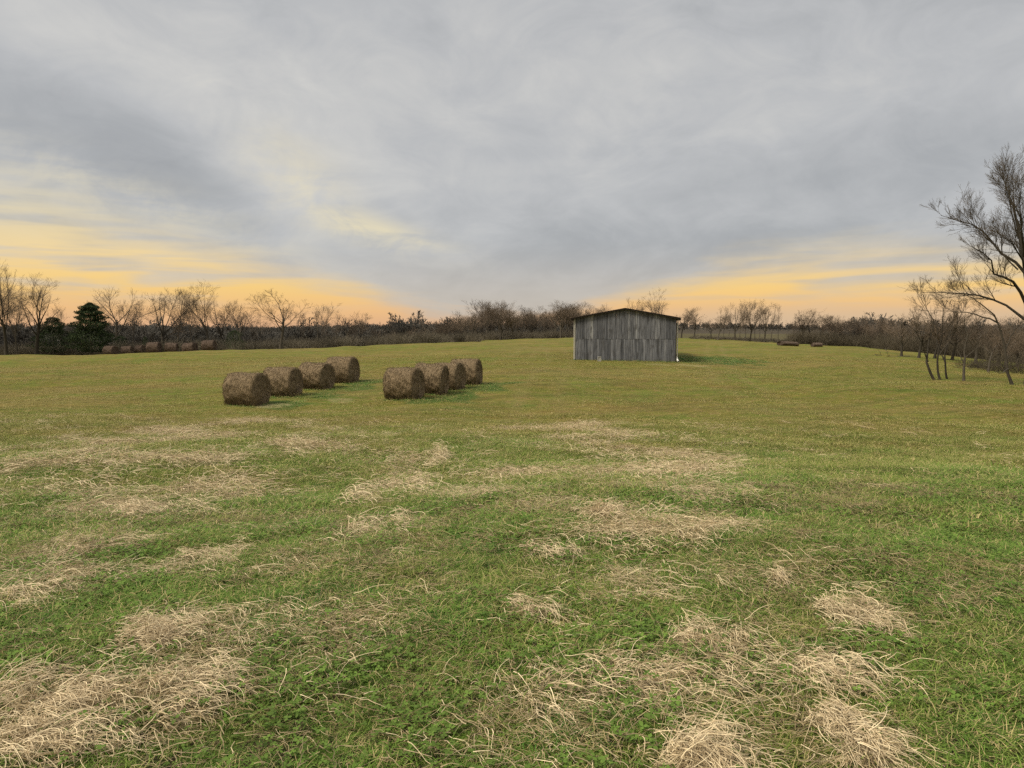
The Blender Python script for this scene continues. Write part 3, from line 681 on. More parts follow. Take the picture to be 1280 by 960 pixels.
# ------------------------------------------------------------------ round bales
q = mat('weathered_hay', .95, .1); v = q.attr('hue'); o = q.obj(); n = q.noise(o, 5, 5, .65); n2 = q.noise(o, 34, 4, .7)
c = q.mix(v, (.135, .096, .056), (.33, .25, .155)); c = q.mix(.9, c, q.ramp(n, [(.3, .72), (.5, 1.0), (.72, 1.25)]), 'MULTIPLY'); c = q.mix(.7, c, q.ramp(n2, [(.3, .65), (.7, 1.3)]), 'MULTIPLY')
q.put(q.b.inputs['Base Color'], c); bump(q, n2, .9, .04); M_hay = q.mat
def bale_mesh(seed, Rb=.77, Lb=1.5):
    r = np.random.default_rng(seed); na, nl = 72, 22; parts = []; hue = []
    th = np.linspace(0, 2 * math.pi, na, endpoint=False)
    prof = [(-Lb / 2, .001), (-Lb / 2 - .005, .35), (-Lb / 2 + .005, .72), (-Lb / 2 + .015, .93)] + [(l, 1.0) for l in np.linspace(-Lb / 2 + .07, Lb / 2 - .07, nl)] + [(Lb / 2 - .015, .93), (Lb / 2 - .005, .72), (Lb / 2 + .005, .35), (Lb / 2, .001)]
    ph = r.uniform(0, 6.28, 12); V = []
    def surf(l, f, t_):
        rr = Rb * f * (1 + .018 * np.sin(3 * t_ + ph[0]) + .014 * np.sin(7 * t_ + l * 5 + ph[1]) + .02 * np.sin(l * 6 + ph[2]) + .01 * np.sin(13 * t_ - l * 9 + ph[3]))
        yy, zz = rr * np.cos(t_), rr * np.sin(t_)
        zz = np.where(zz < -Rb * .86, -Rb * .86 + (zz + Rb * .86) * .2, zz); zz = zz * .985; yy = yy * (1 + .05 * np.clip(-zz / Rb, 0, 1))
        return yy, zz + Rb * .87
    for l, f in prof:
        yy, zz = surf(l, f, th); jl = .012 * np.sin(th * 5 + ph[4] + f * 9) * (f > .2)
        V.append(np.stack([np.full(na, l) + jl, yy, zz], -1))
    V = np.array(V); V += r.normal(0, .007, V.shape); n = len(prof); idx = np.arange(n * na).reshape(n, na); nx = np.roll(idx, -1, 1)
    F = np.stack([idx[:-1], nx[:-1], nx[1:], idx[1:]], -1).reshape(-1, 4); parts.append((V.reshape(-1, 3), F)); hue += list(np.full(n * na, .35))
    # stems wound round the drum
    m = 2600; t0 = r.uniform(0, 6.283, m); l0 = r.uniform(-Lb / 2, Lb / 2, m); sp = r.uniform(.05, .22, m) * r.choice([-1, 1], m); dl = r.normal(0, .05, m); K = 4; lift = r.exponential(.016, m)
    pts = []
    for k in range(K):
        u = k / (K - 1); t_ = t0 + sp * u; l_ = np.clip(l0 + dl * u, -Lb / 2 - .03, Lb / 2 + .03); yy, zz = surf(l_, 1.0 + (.004 + lift * u * u * 2), t_); pts.append(np.stack([l_, yy, zz], -1))
    Va, Fa = tubes(np.stack(pts, 1), np.full((m, K), .0045), 3); parts.append((Va, Fa)); hue += list(np.repeat(r.random(m), K * 3))
    # stems hanging and spiralling on the ends
    for sg in (-1, 1):
        m = 900; rr0 = np.sqrt(r.random(m)) * .98; t0 = r.uniform(0, 6.283, m); pts = []; sp = r.uniform(.08, .5, m) / np.maximum(rr0, .3) * .5; lift = r.exponential(.012, m)
        for k in range(K):
            u = k / (K - 1); yy, zz = surf(np.zeros(m), np.minimum(rr0 + .02 * u, 1.0), t0 + sp * u)
            pts.append(np.stack([sg * (Lb / 2 + .004 - .03 * (rr0 > .9) + lift * u), yy, zz], -1))
        Va, Fa = tubes(np.stack(pts, 1), np.full((m, K), .0045), 3); parts.append((Va, Fa)); hue += list(np.repeat(r.random(m), K * 3))
    # fringe of stems hanging to the grass
    m = 260; l_ = r.uniform(-Lb / 2, Lb / 2, m); sd_ = r.choice([-1, 1], m); z0 = r.uniform(.1, .38, m); yb = sd_ * (Rb * .80 + .12 * z0); pts = []
    for k in range(K):
        u = k / (K - 1); pts.append(np.stack([l_ + .03 * u * np.sin(l_ * 50), yb + sd_ * .03 * u - sd_ * .10 * u * u, z0 * (1 - u) + .01], -1))
    Va, Fa = tubes(np.stack(pts, 1), np.full((m, K), .006), 3); parts.append((Va, Fa)); hue += list(np.repeat(r.random(m) * .6, K * 3))
    V, F = join(parts); o = mesh_np('round_bale', V, F, M_hay, attrs={'hue': hue}, link=False); return o.data
BM = [bale_mesh(s) for s in (11, 12, 13)]
q = mat('dark_hay', .95, .1); v = q.attr('hue'); n = q.noise(q.obj(), 4, 5, .65); c = q.mix(v, (.070, .050, .038), (.17, .125, .095)); q.put(q.b.inputs['Base Color'], q.mix(.8, c, q.ramp(n, [(.3, .7), (.7, 1.3)]), 'MULTIPLY'))  # same hay in a darker tone, for the far and slumped bales
BMF = []
for b_ in BM:
    c_ = b_.copy(); c_.materials.clear(); c_.materials.append(q.mat); BMF.append(c_)
def bale(X, Y, yaw, sc_, k, label, group, sink=0.0, sq=(1, 1, 1)):
    o = bpy.data.objects.new('round_bale', (BMF if Y > 90 else BM)[k % 3]); COL.objects.link(o)
    zs = [gz(X + a * .5, Y + b * .5) for a in (-1, 1) for b in (-1, 1)]
    o.location = (X, Y, sum(zs) / 4 - .03 - sink); o.rotation_euler = (R(rng.normal(0, 1.2)), math.atan2(gz(X - .5, Y) - gz(X + .5, Y), 1.0), yaw)
    jt = rng.normal(0, .022, 3); o.scale = (sc_ * sq[0] * (1 + jt[0]), sc_ * sq[1] * (1 + jt[1]), sc_ * sq[2] * (1 + jt[2])); tag(o, label, 'hay bale', group)
lab = ['nearest round hay bale of the left row, standing in pale litter', 'second nearest round hay bale of the left row, behind the one in pale litter', 'third round hay bale of the left row, just before its far end', 'farthest round hay bale of the left row, its round end clearly turned right']
for i, (px, Y) in enumerate(LEFT_BALES): bale(*atY(px, Y), R(-15 + (0, 3, -4, 2)[i]), (1.0, 1.0, 1.0, 1.03)[i], i, lab[i], 'round hay bales in the left row')
lab = ['nearest round hay bale of the right row, wholly in view', 'second round hay bale of the right row, half hidden behind the nearest', 'third round hay bale of the right row, a narrow slice between its neighbours', 'farthest round hay bale of the right row, on the barn side']
for i, (px, Y) in enumerate(RIGHT_BALES): bale(*atY(px, Y), R(-17 + (0, 4, -3, 5)[i]), (1.0, 1.0, .98, 1.0)[i], i + 1, lab[i], 'round hay bales in the right row')
ords = ['first', 'second', 'third', 'fourth', 'fifth', 'sixth', 'seventh', 'eighth', 'ninth', 'tenth', 'eleventh', 'twelfth', 'thirteenth', 'fourteenth', 'fifteenth', 'sixteenth']
FARB = [(137, 112, 1.0), (158, 114, .9), (175, 117, .9), (192, 107, 1.08), (213, 108, 1.04), (237, 105, 1.02), (261, 104, 1.05)]
far_rel = {}
for i, (px, Y, s_) in enumerate(FARB):
    X, Y = atY(px, Y)
    # sits just over the brow
    bale(X, Y, R((-10, 8, -20, 4, 12, -6, 3)[i]), s_ * 1.05, i, f'{ords[i]} from the left of the seven far bales beyond the left crest', 'far round bales beyond the left crest')
# two slumped old bales on the right crest
for (px, Y, yaw, sq, lb) in [(985.5, 112, .15, (1.75, 1.2, .48), 'long dark slumped heap of old hay on the right crest, left of two'), (1021.5, 112, -.1, (.95, 1.0, .42), 'short pale topped slab of old hay on the right crest, right of two')]:
    X, Y = atY(px, Y); bale(X, Y, yaw, 1.0, 1, lb, 'slumped old hay on the right crest', 0, sq)

# ------------------------------------------------------------------ trees
def grow(seed, H, spec, lean=(0, 0), r0=None, base=None, paths=None):
    """level-wise branching; returns list of (P (N,K,3), R (N,K)) per level"""
    r = np.random.default_rng(seed); out = []
    stems = base or [((0, 0, 0), (lean[0], lean[1], 1.0), 1.0)]
    S = np.array([b[0] for b in stems], float); Dv = np.array([b[1] for b in stems], float); Dv /= np.linalg.norm(Dv, axis=1, keepdims=True)
    L = np.array([b[2] for b in stems], float) * H * spec[0].get('len', 1); Rd = np.full(len(S), r0 or H * .013) * np.array([b[2] for b in stems])
    for li, sp in enumerate(spec):
        if li == 0 and paths is not None:
            K = sp['K']; Ps, Rs = [], []
            for pp, ra, rb in paths:
                pp = np.array(pp, float); dd = np.concatenate([[0], np.cumsum(np.linalg.norm(np.diff(pp, axis=0), axis=1))]); uu = np.linspace(0, dd[-1], K)
                Ps.append(herm(dd, pp.T, uu).T); Rs.append(np.linspace(ra, rb, K) * np.where(np.arange(K) == 0, 1.15, 1))
            P = np.array(Ps); Rk = np.array(Rs); P[:, 1:-1] += r.normal(0, .03, P[:, 1:-1].shape); DD = np.gradient(P, axis=1); DD /= np.linalg.norm(DD, axis=2, keepdims=True)
            N = len(P); L = np.minimum(np.linalg.norm(np.diff(P, axis=1), axis=2).sum(1), 4.2)
            out.append((P, Rk)); par, t_ = None, None
        else:
            P = None
        N = len(P) if P is not None else len(S); K = sp['K']; pts = [P[:, 0] if P is not None else S]; given = P
        d = (DD[:, 0] if P is not None else Dv).copy(); dirs = [d]
        bend = r.normal(0, 1, (N, 3))
        for k in range(1, K if given is None else 1):
            d = d + r.normal(0, sp['wob'], (N, 3)) + bend * sp['wob'] * .5 + np.array([0, 0, sp['up']]); d /= np.linalg.norm(d, axis=1, keepdims=True)
            pts.append(pts[-1] + d * (L / (K - 1))[:, None]); dirs.append(d)
        u = np.linspace(0, 1, K)
        if given is None: P = np.stack(pts, 1); DD = np.stack(dirs, 1)
        if given is None:
            Rk = Rd[:, None] * (1 - (1 - sp.get('tip', .25)) * u[None])
            if li == 0: Rk[:, 0] *= 1.35
            out.append((P, np.maximum(Rk, sp.get('min', .004))))
        if li == len(spec) - 1: break
        n = spec[li + 1]['n']; cnt = np.maximum(1, r.poisson(n * np.clip(L / L.mean(), .12, 2.6))) if li else (np.full(N, n) if paths is None else np.maximum(3, np.round(n * L / L.max()).astype(int))); par = np.repeat(np.arange(N), cnt); M = len(par)
        t_ = r.uniform(sp['t0'], 1.0, M) ** .9
        if li == 0: t_[:N] = 1.0
        f = t_ * (K - 1); i0 = np.minimum(f.astype(int), K - 2); fr = (f - i0)[:, None]
        S2 = P[par, i0] * (1 - fr) + P[par, i0 + 1] * fr; pd = DD[par, i0 + 1]; Rp = Rk[par, i0] * (1 - fr[:, 0]) + Rk[par, i0 + 1] * fr[:, 0]
        ns = spec[li + 1]; ang_ = np.radians(r.uniform(ns['a0'], ns['a1'], M))
        ang_ = np.where(t_ > .93, ang_ * .5, ang_)
        ax = np.cross(pd, r.normal(0, 1, (M, 3))); ax /= np.linalg.norm(ax, axis=1, keepdims=True) + 1e-9
        d2 = pd * np.cos(ang_)[:, None] + ax * np.sin(ang_)[:, None]; d2[:, 2] += ns.get('lift', .1); d2 /= np.linalg.norm(d2, axis=1, keepdims=True)
        L2 = L[par] * ns['len'] * r.uniform(.65, 1.25, M) * (1.15 - .55 * t_); Rd = Rp * ns.get('rr', .58) * r.uniform(.75, 1.1, M)
        S, Dv, L = S2, d2, L2
    return out
def spec(style):
    if style == 'spread': return [dict(len=.30, K=6, wob=.05, up=.0, t0=.45, tip=.7), dict(n=8, len=1.45, K=8, wob=.09, up=.06, a0=28, a1=72, t0=.10, lift=.10, rr=.50, tip=.2), dict(n=10, len=.44, K=6, wob=.11, up=.04, a0=28, a1=62, t0=.08, rr=.40, min=.008), dict(n=6, len=.55, K=5, wob=.12, up=.02, a0=22, a1=60, t0=.1, rr=.45, min=.004), dict(n=6, len=.62, K=3, wob=.11, up=.01, a0=18, a1=55, t0=.1, min=.0025)]
    if style == 'vase': return [dict(len=.26, K=6, wob=.05, up=.0, t0=.4, tip=.7), dict(n=7, len=1.9, K=8, wob=.08, up=.05, a0=16, a1=50, t0=.12, lift=.2, rr=.52, tip=.2), dict(n=10, len=.40, K=6, wob=.10, up=.05, a0=25, a1=55, t0=.10, rr=.40, min=.008), dict(n=6, len=.52, K=5, wob=.12, up=.03, a0=20, a1=55, t0=.1, rr=.45, min=.004), dict(n=6, len=.62, K=3, wob=.11, up=.02, a0=18, a1=50, t0=.1, min=.0025)]
    return [dict(len=.86, K=9, wob=.04, up=.02, t0=.28, tip=.15), dict(n=22, len=.36, K=6, wob=.10, up=.06, a0=28, a1=62, t0=.12, lift=.2, rr=.38, tip=.2), dict(n=7, len=.50, K=5, wob=.12, up=.05, a0=22, a1=52, t0=.1, rr=.45, min=.006), dict(n=4, len=.6, K=4, wob=.12, up=.03, a0=20, a1=50, t0=.1, rr=.5, min=.004), dict(n=3, len=.6, K=3, wob=.1, up=.02, a0=18, a1=45, t0=.1, min=.0025)]
def tree_meshes(seed, H, style, fat=1.0, lean=(0, 0), r0=None, base=None, sp=None, scale_min=1.0, paths=None):
    lv = grow(seed, H, sp or spec(style), lean, r0, base, paths)
    a = [tubes(P, Rk * (fat if i > 1 else 1), (8, 6)[i]) for i, (P, Rk) in enumerate(lv[:2])]
    b = [tubes(P, np.maximum(Rk * fat, .006 * scale_min), (4, 3, 3)[i]) for i, (P, Rk) in enumerate(lv[2:])]
    return join(a), join(b)
def tree_proto(seed, H, style, mt=None, **k):
    (V1, F1), (V2, F2) = tree_meshes(seed, H, style, **k)
    a = mesh_np('trunk', V1, F1, M_bark, link=False, smooth=True); b = mesh_np('crown', V2, F2, mt or M_twig, link=False)
    return a.data, b.data, H
TP = {}
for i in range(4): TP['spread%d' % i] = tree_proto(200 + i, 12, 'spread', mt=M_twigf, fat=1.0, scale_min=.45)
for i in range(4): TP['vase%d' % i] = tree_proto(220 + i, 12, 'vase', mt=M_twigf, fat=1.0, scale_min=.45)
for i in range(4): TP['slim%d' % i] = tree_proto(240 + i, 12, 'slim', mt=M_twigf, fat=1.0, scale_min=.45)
def crown_top(d): 
    V = np.empty(len(d.vertices) * 3, np.float32); d.vertices.foreach_get('co', V); return np.percentile(V[2::3], 99.7)
TOP = {k: crown_top(v[1]) for k, v in TP.items()}
def put_tree(kind, px, Y, top_px, label, group, wide=1.0, rz=None, name='bare_tree'):
    """stands at column px, depth Y; crown top reaches picture row top_px"""
    X, Y = atY(px, Y); z = gz(X, Y); ztop = CAMZ + (410 - top_px) / FPX * Y; h = max(ztop - z, 2)
    s = h / TOP[kind]; wide = wide * 1.12; o = empty(name, (X, Y, z - .05), rng.uniform(0, 6.28) if rz is None else rz); o.scale = (s * wide, s * wide, s)
    tag(o, label, 'tree', group)
    for nm, d in zip(('trunk', 'crown'), TP[kind][:2]):
        c = bpy.data.objects.new(nm, d); COL.objects.link(c); c.parent = o
    return o
G1 = 'bare trees along the left brow'
for kind, px, Y, top, wide, lb in [
  ('vase0', 6, 112, 328, .8, 'tall forked bare tree at the far left edge'), ('spread2', -22, 116, 340, .9, 'bare tree cut by the left edge of the frame'),
  ('vase2', 20, 118, 345, .6, 'slender bare tree close behind the tall forked one at the left edge'),
  ('vase1', 44, 113, 345, 1.05, 'wide vase shaped bare tree between the left edge and the dark cedars'),
  ('slim0', 76, 128, 378, .8, 'faint low bare tree seen above the dark cedar bush on the left'),
  ('spread0', 146, 130, 361, .95, 'flat topped faint bare tree just right of the tall dark cedar'),
  ('slim1', 166, 134, 366, .9, 'thin single stem bare tree right of the flat topped one behind the far bales'),
  ('vase3', 203, 122, 356, 1.1, 'broad many stemmed bare tree behind the middle of the far bales'),
  ('slim2', 221, 126, 362, .9, 'upright bare tree leaning against the broad one behind the far bales'),
  ('slim3', 240, 132, 372, .8, 'short thin bare tree above the sixth far bale'),
  ('vase0', 262, 124, 352, .85, 'tall round crowned bare tree above the last far bale'),
  ('vase2', 276, 128, 362, .8, 'bare tree touching the tall round crowned one on its right'),
  ('spread1', 300, 138, 378, 1.0, 'low spreading bare tree above the small cedar on the left brow'),
  ('spread3', 350, 112, 361, 1.0, 'big dark limbed spreading bare tree standing on the left brow'),
  ('slim1', 325, 135, 384, .9, 'faint bare tree just left of the big spreading one'),
  ('vase3', 397, 125, 378, .8, 'bare tree with bushy top right of the big spreading one'),
  ('slim0', 380, 135, 386, .8, 'thin bare tree between the big spreading one and the bushy topped one'),
  ('spread2', 432, 130, 389, .8, 'small bare tree left of two near the end of the left brow'),
  ('spread0', 451, 132, 391, .8, 'small bare tree right of two near the end of the left brow'),
  ('slim2', 418, 136, 392, .8, 'lowest bare tree between the bushy topped one and the two small ones'),
  ]: put_tree(kind, px, Y, top, lb, G1, wide, rz=rng.choice([0, 1.2, 2.5, 3.9, 5.1]))
# the wood left of the barn: nothing tells its trees apart
G2 = 'bare trees of the dense wood left of the barn'
profile = [(470, 402), (500, 403), (525, 400), (548, 396), (575, 390), (600, 384), (612, 375), (625, 376), (645, 384), (665, 385), (690, 383), (705, 377), (718, 380), (740, 380), (760, 384)]
pk = list(TP)
n = 0
for px in np.concatenate([np.linspace(545, 762, 78), np.linspace(470, 545, 8)]):
    Y = rng.uniform(168, 225) if px > 590 else rng.uniform(150, 200)
    top = np.interp(px, *zip(*profile)) + rng.uniform(-3, 8)
    put_tree(pk[rng.integers(len(pk))], px + rng.normal(0, 2), Y, top, 'bare tree in the dense wood left of the barn', G2, rng.uniform(.75, 1.1))
# right of the barn
G3 = 'bare trees in the skyline row right of the barn'
row = [('vase1', 803, 190, 372, 'bare tree rising over the barn roof, the lower one'), ('vase0', 825, 185, 361, 'tallest bare tree rising over the right slope of the barn roof'),
 ('spread1', 852, 175, 383, 'bare tree half hidden by the right eave of the barn'), ('spread3', 868, 160, 386, 'low forked bare tree with arching limbs right of the barn'), ('spread0', 889, 165, 398, 'stubby dark bare tree right of the arching one')]
rowpx = [898, 905, 911, 919, 925, 932, 938, 944, 950, 956, 964, 973]; rowtop = [384, 382, 378, 375, 374, 374, 375, 376, 378, 377, 379, 380]
for k, (px, tp) in enumerate(zip(rowpx, rowtop)):
    row.append((('slim%d' % (k % 4)) if k % 3 else 'vase%d' % (k % 4), px, 152 + 6 * ((k * 7) % 3), tp, f'{ords[k]} from the left of the twelve tall thin trees in the skyline row'))
row += [('spread1', 1003, 148, 386, 'round crowned dark bare tree above the slumped old hay'), ('spread2', 1014, 152, 388, 'bare tree joined to the round crowned one on its right'), ('vase3', 1066, 150, 394, 'left of two thin bare trees behind the small right cedar'), ('vase2', 1087, 150, 390, 'right of two thin bare trees behind the small right cedar'), ('slim3', 992, 158, 392, 'thin bare tree left of the round crowned one')]
for kd, px, Y, tp, lb in row: put_tree(kd, px, Y, tp, lb, G3, .6 if kd.startswith('slim') else .9)
# cedars
def cedar_mesh(seed, H, Wd, n=5200):
    r = np.random.default_rng(seed); u = r.random(n) ** .8
    z = H * (.06 + .94 * u); env = Wd * np.sqrt(np.clip(1 - u, 0, 1)) * np.clip(.55 + u * 3, 0, 1)
    lump = 1 + .22 * np.sin(z * 5 + 3 * np.sin(z)) ; th = r.uniform(0, 6.283, n); lump = lump + .2 * np.sin(th * 3 + z * 2.3) + .12 * np.sin(th * 7 - z * 4)
    rr = env * lump * r.uniform(.25, 1.0, n) ** .45; c = np.stack([rr * np.cos(th), rr * np.sin(th), z + .1 * rr], -1)
    s = r.uniform(.05, .12, n)[:, None] * H / 6; d1 = r.normal(0, 1, (n, 3)); d1[:, 2] += .8; d1 /= np.linalg.norm(d1, axis=1, keepdims=True)
    d2 = np.cross(d1, r.normal(0, 1, (n, 3))); d2 /= np.linalg.norm(d2, axis=1, keepdims=True)
    V = np.stack([c - d1 * s, c + d2 * s * .45, c + d1 * s * 1.3, c - d2 * s * .45], 1); F = np.arange(n * 4).reshape(n, 4)
    return V.reshape(-1, 3), F, np.repeat(r.random(n), 4)
def cedar(px, Y, top_px, half_w_px, label, seed, n=5200, zoff=0, name='cedar_tree'):
    X, Y = atY(px, Y); z = gz(X, Y) + zoff; H = CAMZ + (410 - top_px) / FPX * Y - z; Wd = half_w_px / FPX * Y
    o = empty(name, (X, Y, z)); tag(o, label, 'tree')
    V, F, h = cedar_mesh(seed, H, Wd, n); mesh_np('crown', V, F, M_cedar, o, attrs={'hue': h})
    P = np.array([[[0, 0, -.1], [0, .02, H * .4], [0, 0, H * .93]]]); V, F = tubes(P, np.array([[H * .022, H * .014, .02]]), 7); mesh_np('trunk', V, F, M_bark, o, smooth=True)
cedar(113, 114, 379, 27, 'tall broad dark evergreen cedar left of the far bales', 1, 15000)
cedar(66, 117, 397, 25, 'lower rounded dark cedar bush left of the tall cedar', 2, 11000)
cedar(150, 122, 420, 12, 'small dark evergreen bush directly right of the tall cedar', 6, 3000)
cedar(293, 106, 413, 15, 'small pointed dark cedar on the brow right of the far bales', 3, 4000)
cedar(1049, 140, 411, 9, 'small narrow dark cedar on the right crest', 4, 3500)
cedar(181, 118, 421, 6, 'tiny dark cedar poking up between the far bales', 5, 1600)

# near trees on the right: built individually
def single(name, px, py, top_px, style, label, cat='tree', seed=1, lean=(0, 0), base=None, sp=None, mt=None, r0=None, wide=1, rz=0, fat=1.0, group=None, Yf=None):
    X, Y = hit(px, py, 120) if Yf is None else atY(px, Yf); z = gz(X, Y); H = CAMZ + (410 - top_px) / FPX * Y - z
    (V1, F1), (V2, F2) = tree_meshes(seed, H, style, lean=lean, base=base, sp=sp, r0=r0, fat=fat, scale_min=.9)
    tz = np.percentile(V2[:, 2], 99.8); s = H / tz
    o = empty(name, (X, Y, z - .05), rz); o.scale = (s * wide, s * wide, s); tag(o, label, cat, group)
    mesh_np('trunk', V1, F1, M_bark, o, smooth=True); mesh_np('crown', V2, F2, mt or M_twig, o)
    return o
def limb_tree(px, py, Y, paths, label, seed, counts=(9, 7, 6, 4), mt=None, thin=1.0):
    """a near tree grown from main limbs laid out by hand; points are (column, row, depth offset)"""
    X, Y = atY(px, Y); z = gz(X, Y); k = Y / FPX; r = np.random.default_rng(seed); PP = []
    for pts, ra, rb in paths: ra *= .74; rb *= .7; PP.append(([((a - px) * k * (1 + d_ / Y), d_, (py - b) * k) for a, b, d_ in pts], ra, rb))
    sp = [dict(K=9, wob=0, up=0, t0=.28), dict(n=counts[0], len=.48, K=8, wob=.06, up=.04, a0=20, a1=48, t0=.08, rr=.5, lift=.12, tip=.22, min=.008), dict(n=counts[1] - 3, len=.58, K=6, wob=.07, up=.035, a0=18, a1=42, t0=.08, rr=.5, min=.006), dict(n=counts[2] - 1, len=.62, K=5, wob=.07, up=.03, a0=18, a1=40, t0=.08, rr=.55, min=.004), dict(n=counts[3], len=.65, K=4, wob=.08, up=.02, a0=15, a1=40, t0=.1, min=.0022)]
    lv = grow(seed, 1, sp, paths=PP)
    V1, F1 = join([tubes(P, Rk, 9 - 3 * i) for i, (P, Rk) in enumerate(lv[:2])]); V2, F2 = join([tubes(P, np.maximum(Rk, .0020) * thin, 3) for P, Rk in lv[2:]])
    o = empty('bare_tree', (X, Y, z - .05)); tag(o, label, 'tree'); mesh_np('trunk', V1, F1, M_bark, o, smooth=True); mesh_np('crown', V2, F2, mt or M_twig, o)
limb_tree(1290, 484, 47, [
  ([(1290, 486, 0), (1289, 440, 0), (1284, 400, 0), (1281, 350, .1), (1270, 280, .4), (1264, 250, .6), (1257, 228, .8)], .36, .035),
  ([(1284, 398, 0), (1277, 380, -.3), (1245, 352, -.9), (1220, 347, -1.4), (1207, 327, -1.8), (1177, 315, -2.2)], .16, .02),
  ([(1282, 360, 0), (1280, 343, .2), (1253, 313, .8), (1240, 287, 1.3), (1197, 267, 2.0)], .15, .018),
  ([(1285, 404, 0), (1277, 393, .4), (1260, 380, .8), (1223, 367, 1.5), (1180, 365, 2.2)], .12, .015),
  ([(1281, 350, .1), (1262, 322, -.6), (1235, 308, -1.5), (1205, 300, -2.5)], .09, .012),
  ([(1278, 325, .2), (1258, 290, -1.0), (1235, 262, -2.2), (1224, 246, -3)], .10, .012),
  ([(1272, 300, .3), (1256, 262, .0), (1243, 238, -.4), (1236, 220, -.7)], .07, .012),
  ([(1262, 340, -.5), (1238, 305, .2), (1212, 276, .6), (1198, 256, .9)], .06, .012),
  ([(1276, 290, .4), (1272, 250, 1.0), (1276, 218, 1.4)], .07, .012),
  ([(1286, 410, 0), (1300, 370, .3), (1318, 320, .5), (1326, 262, .8)], .22, .02),
  ([(1288, 420, 0), (1320, 385, -.3), (1355, 350, -1), (1390, 330, -1.4)], .15, .02),
  ([(1283, 380, 0), (1296, 320, 1.5), (1300, 270, 2.4), (1292, 232, 3)], .17, .02),
  ([(1283, 380, 0), (1272, 330, -1.6), (1276, 275, -2.6), (1280, 235, -3)], .15, .02)],
  'very tall bare tree with long arching limbs at the right edge', 311, (13, 9, 5, 4))
limb_tree(1270, 483, 47.5, [
  ([(1270, 485, 0), (1262, 460, 0), (1255, 430, 0), (1247, 402, 0), (1220, 382, -.4), (1187, 368, -.8)], .13, .018),
  ([(1248, 405, 0), (1240, 399, .3), (1223, 393, .6), (1183, 388, 1.2)], .07, .012),
  ([(1263, 462, 0), (1256, 463, -.3), (1247, 467, -.6), (1235, 465, -.8)], .06, .02),
  ([(1258, 440, 0), (1270, 420, .4), (1282, 408, .8)], .06, .012)],
  'low leaning bare tree with a trailing limb under the very tall one', 324, (8, 7, 5, 3))
limb_tree(1176, 472, 52, [
  ([(1172, 474, 0), (1160, 443, 0), (1167, 413, .2), (1170, 402, .2), (1162, 384, .4), (1156, 371, .5)], .13, .015),
  ([(1162, 448, 0), (1150, 425, -.4), (1138, 412, -.8), (1124, 404, -1.2)], .06, .01),
  ([(1180, 473, .2), (1175, 443, .2), (1178, 413, 0), (1174, 390, -.3), (1178, 372, -.5)], .11, .014),
  ([(1176, 440, 0), (1188, 412, -.5), (1190, 395, -.8), (1194, 378, -1)], .08, .012)],
  'small bare tree with crooked crossing stems, left in the near right group', 321, (9, 7, 5, 4), M_twigp)
limb_tree(1187, 471, 53, [
  ([(1187, 473, 0), (1183, 447, 0), (1192, 410, .3), (1197, 395, .5), (1203, 382, .6)], .10, .012),
  ([(1184, 450, 0), (1178, 425, .6), (1180, 404, .9), (1172, 388, 1.2)], .07, .012)],
  'slim bare tree just behind the crooked one in the near right group', 322, (8, 7, 5, 3))
limb_tree(1208, 476, 51, [
  ([(1208, 478, 0), (1207, 450, 0), (1209, 420, 0), (1206, 396, .1)], .13, .03),
  ([(1207, 452, 0), (1196, 430, .3), (1190, 415, .5)], .05, .012), ([(1208, 446, 0), (1220, 432, -.3), (1228, 420, -.5)], .05, .012)],
  'thin dark bare tree standing alone between the crooked one and the leaning one', 323, (9, 7, 5, 3))
for px, Y, tp, lb in [(1238, 62, 402, 'leftmost low bare tree in the thicket behind the big right tree'), (1258, 66, 396, 'middle low bare tree in the thicket behind the big right tree'), (1290, 60, 388, 'rightmost low bare tree in the thicket behind the big right tree')]:
    put_tree('spread%d' % (px % 4), px, Y, tp, lb, 'low bare trees behind the big right tree', .9)
for k, (px, Y, tp) in enumerate([(1128, 84, 398), (1150, 82, 394), (1170, 84, 396), (1192, 82, 392), (1222, 78, 396), (1250, 80, 394), (1275, 80, 398)]):
    put_tree('spread%d' % (k % 4), px, Y, tp, f'{ords[k]} from the left of the bushy dark trees behind the near right group', 'bushy dark trees behind the near right group', 1.25)
# fallen branch
X, Y = hit(1123, 446, 140); lv = grow(9, 3.2, [dict(len=.9, K=7, wob=.12, up=0, t0=.2, tip=.3), dict(n=8, len=.5, K=5, wob=.15, up=.02, a0=25, a1=60, t0=.2, rr=.6), dict(n=4, len=.5, K=4, wob=.15, up=0, a0=25, a1=60, t0=.2, min=.012)], base=[((0, 0, 0), (-1, 0, .22), 1.0)], r0=.05)
V, F = join([tubes(P, Rk, 4) for P, Rk in lv]); V[:, 2] = np.maximum(V[:, 2], -.02); o = mesh_np('fallen_branch', V, F, M_bark); o.location = (X + 1.3, Y, gz(X, Y) + .05)
tag(o, 'bare fallen branch lying on the grass left of the near right trees', 'branch')

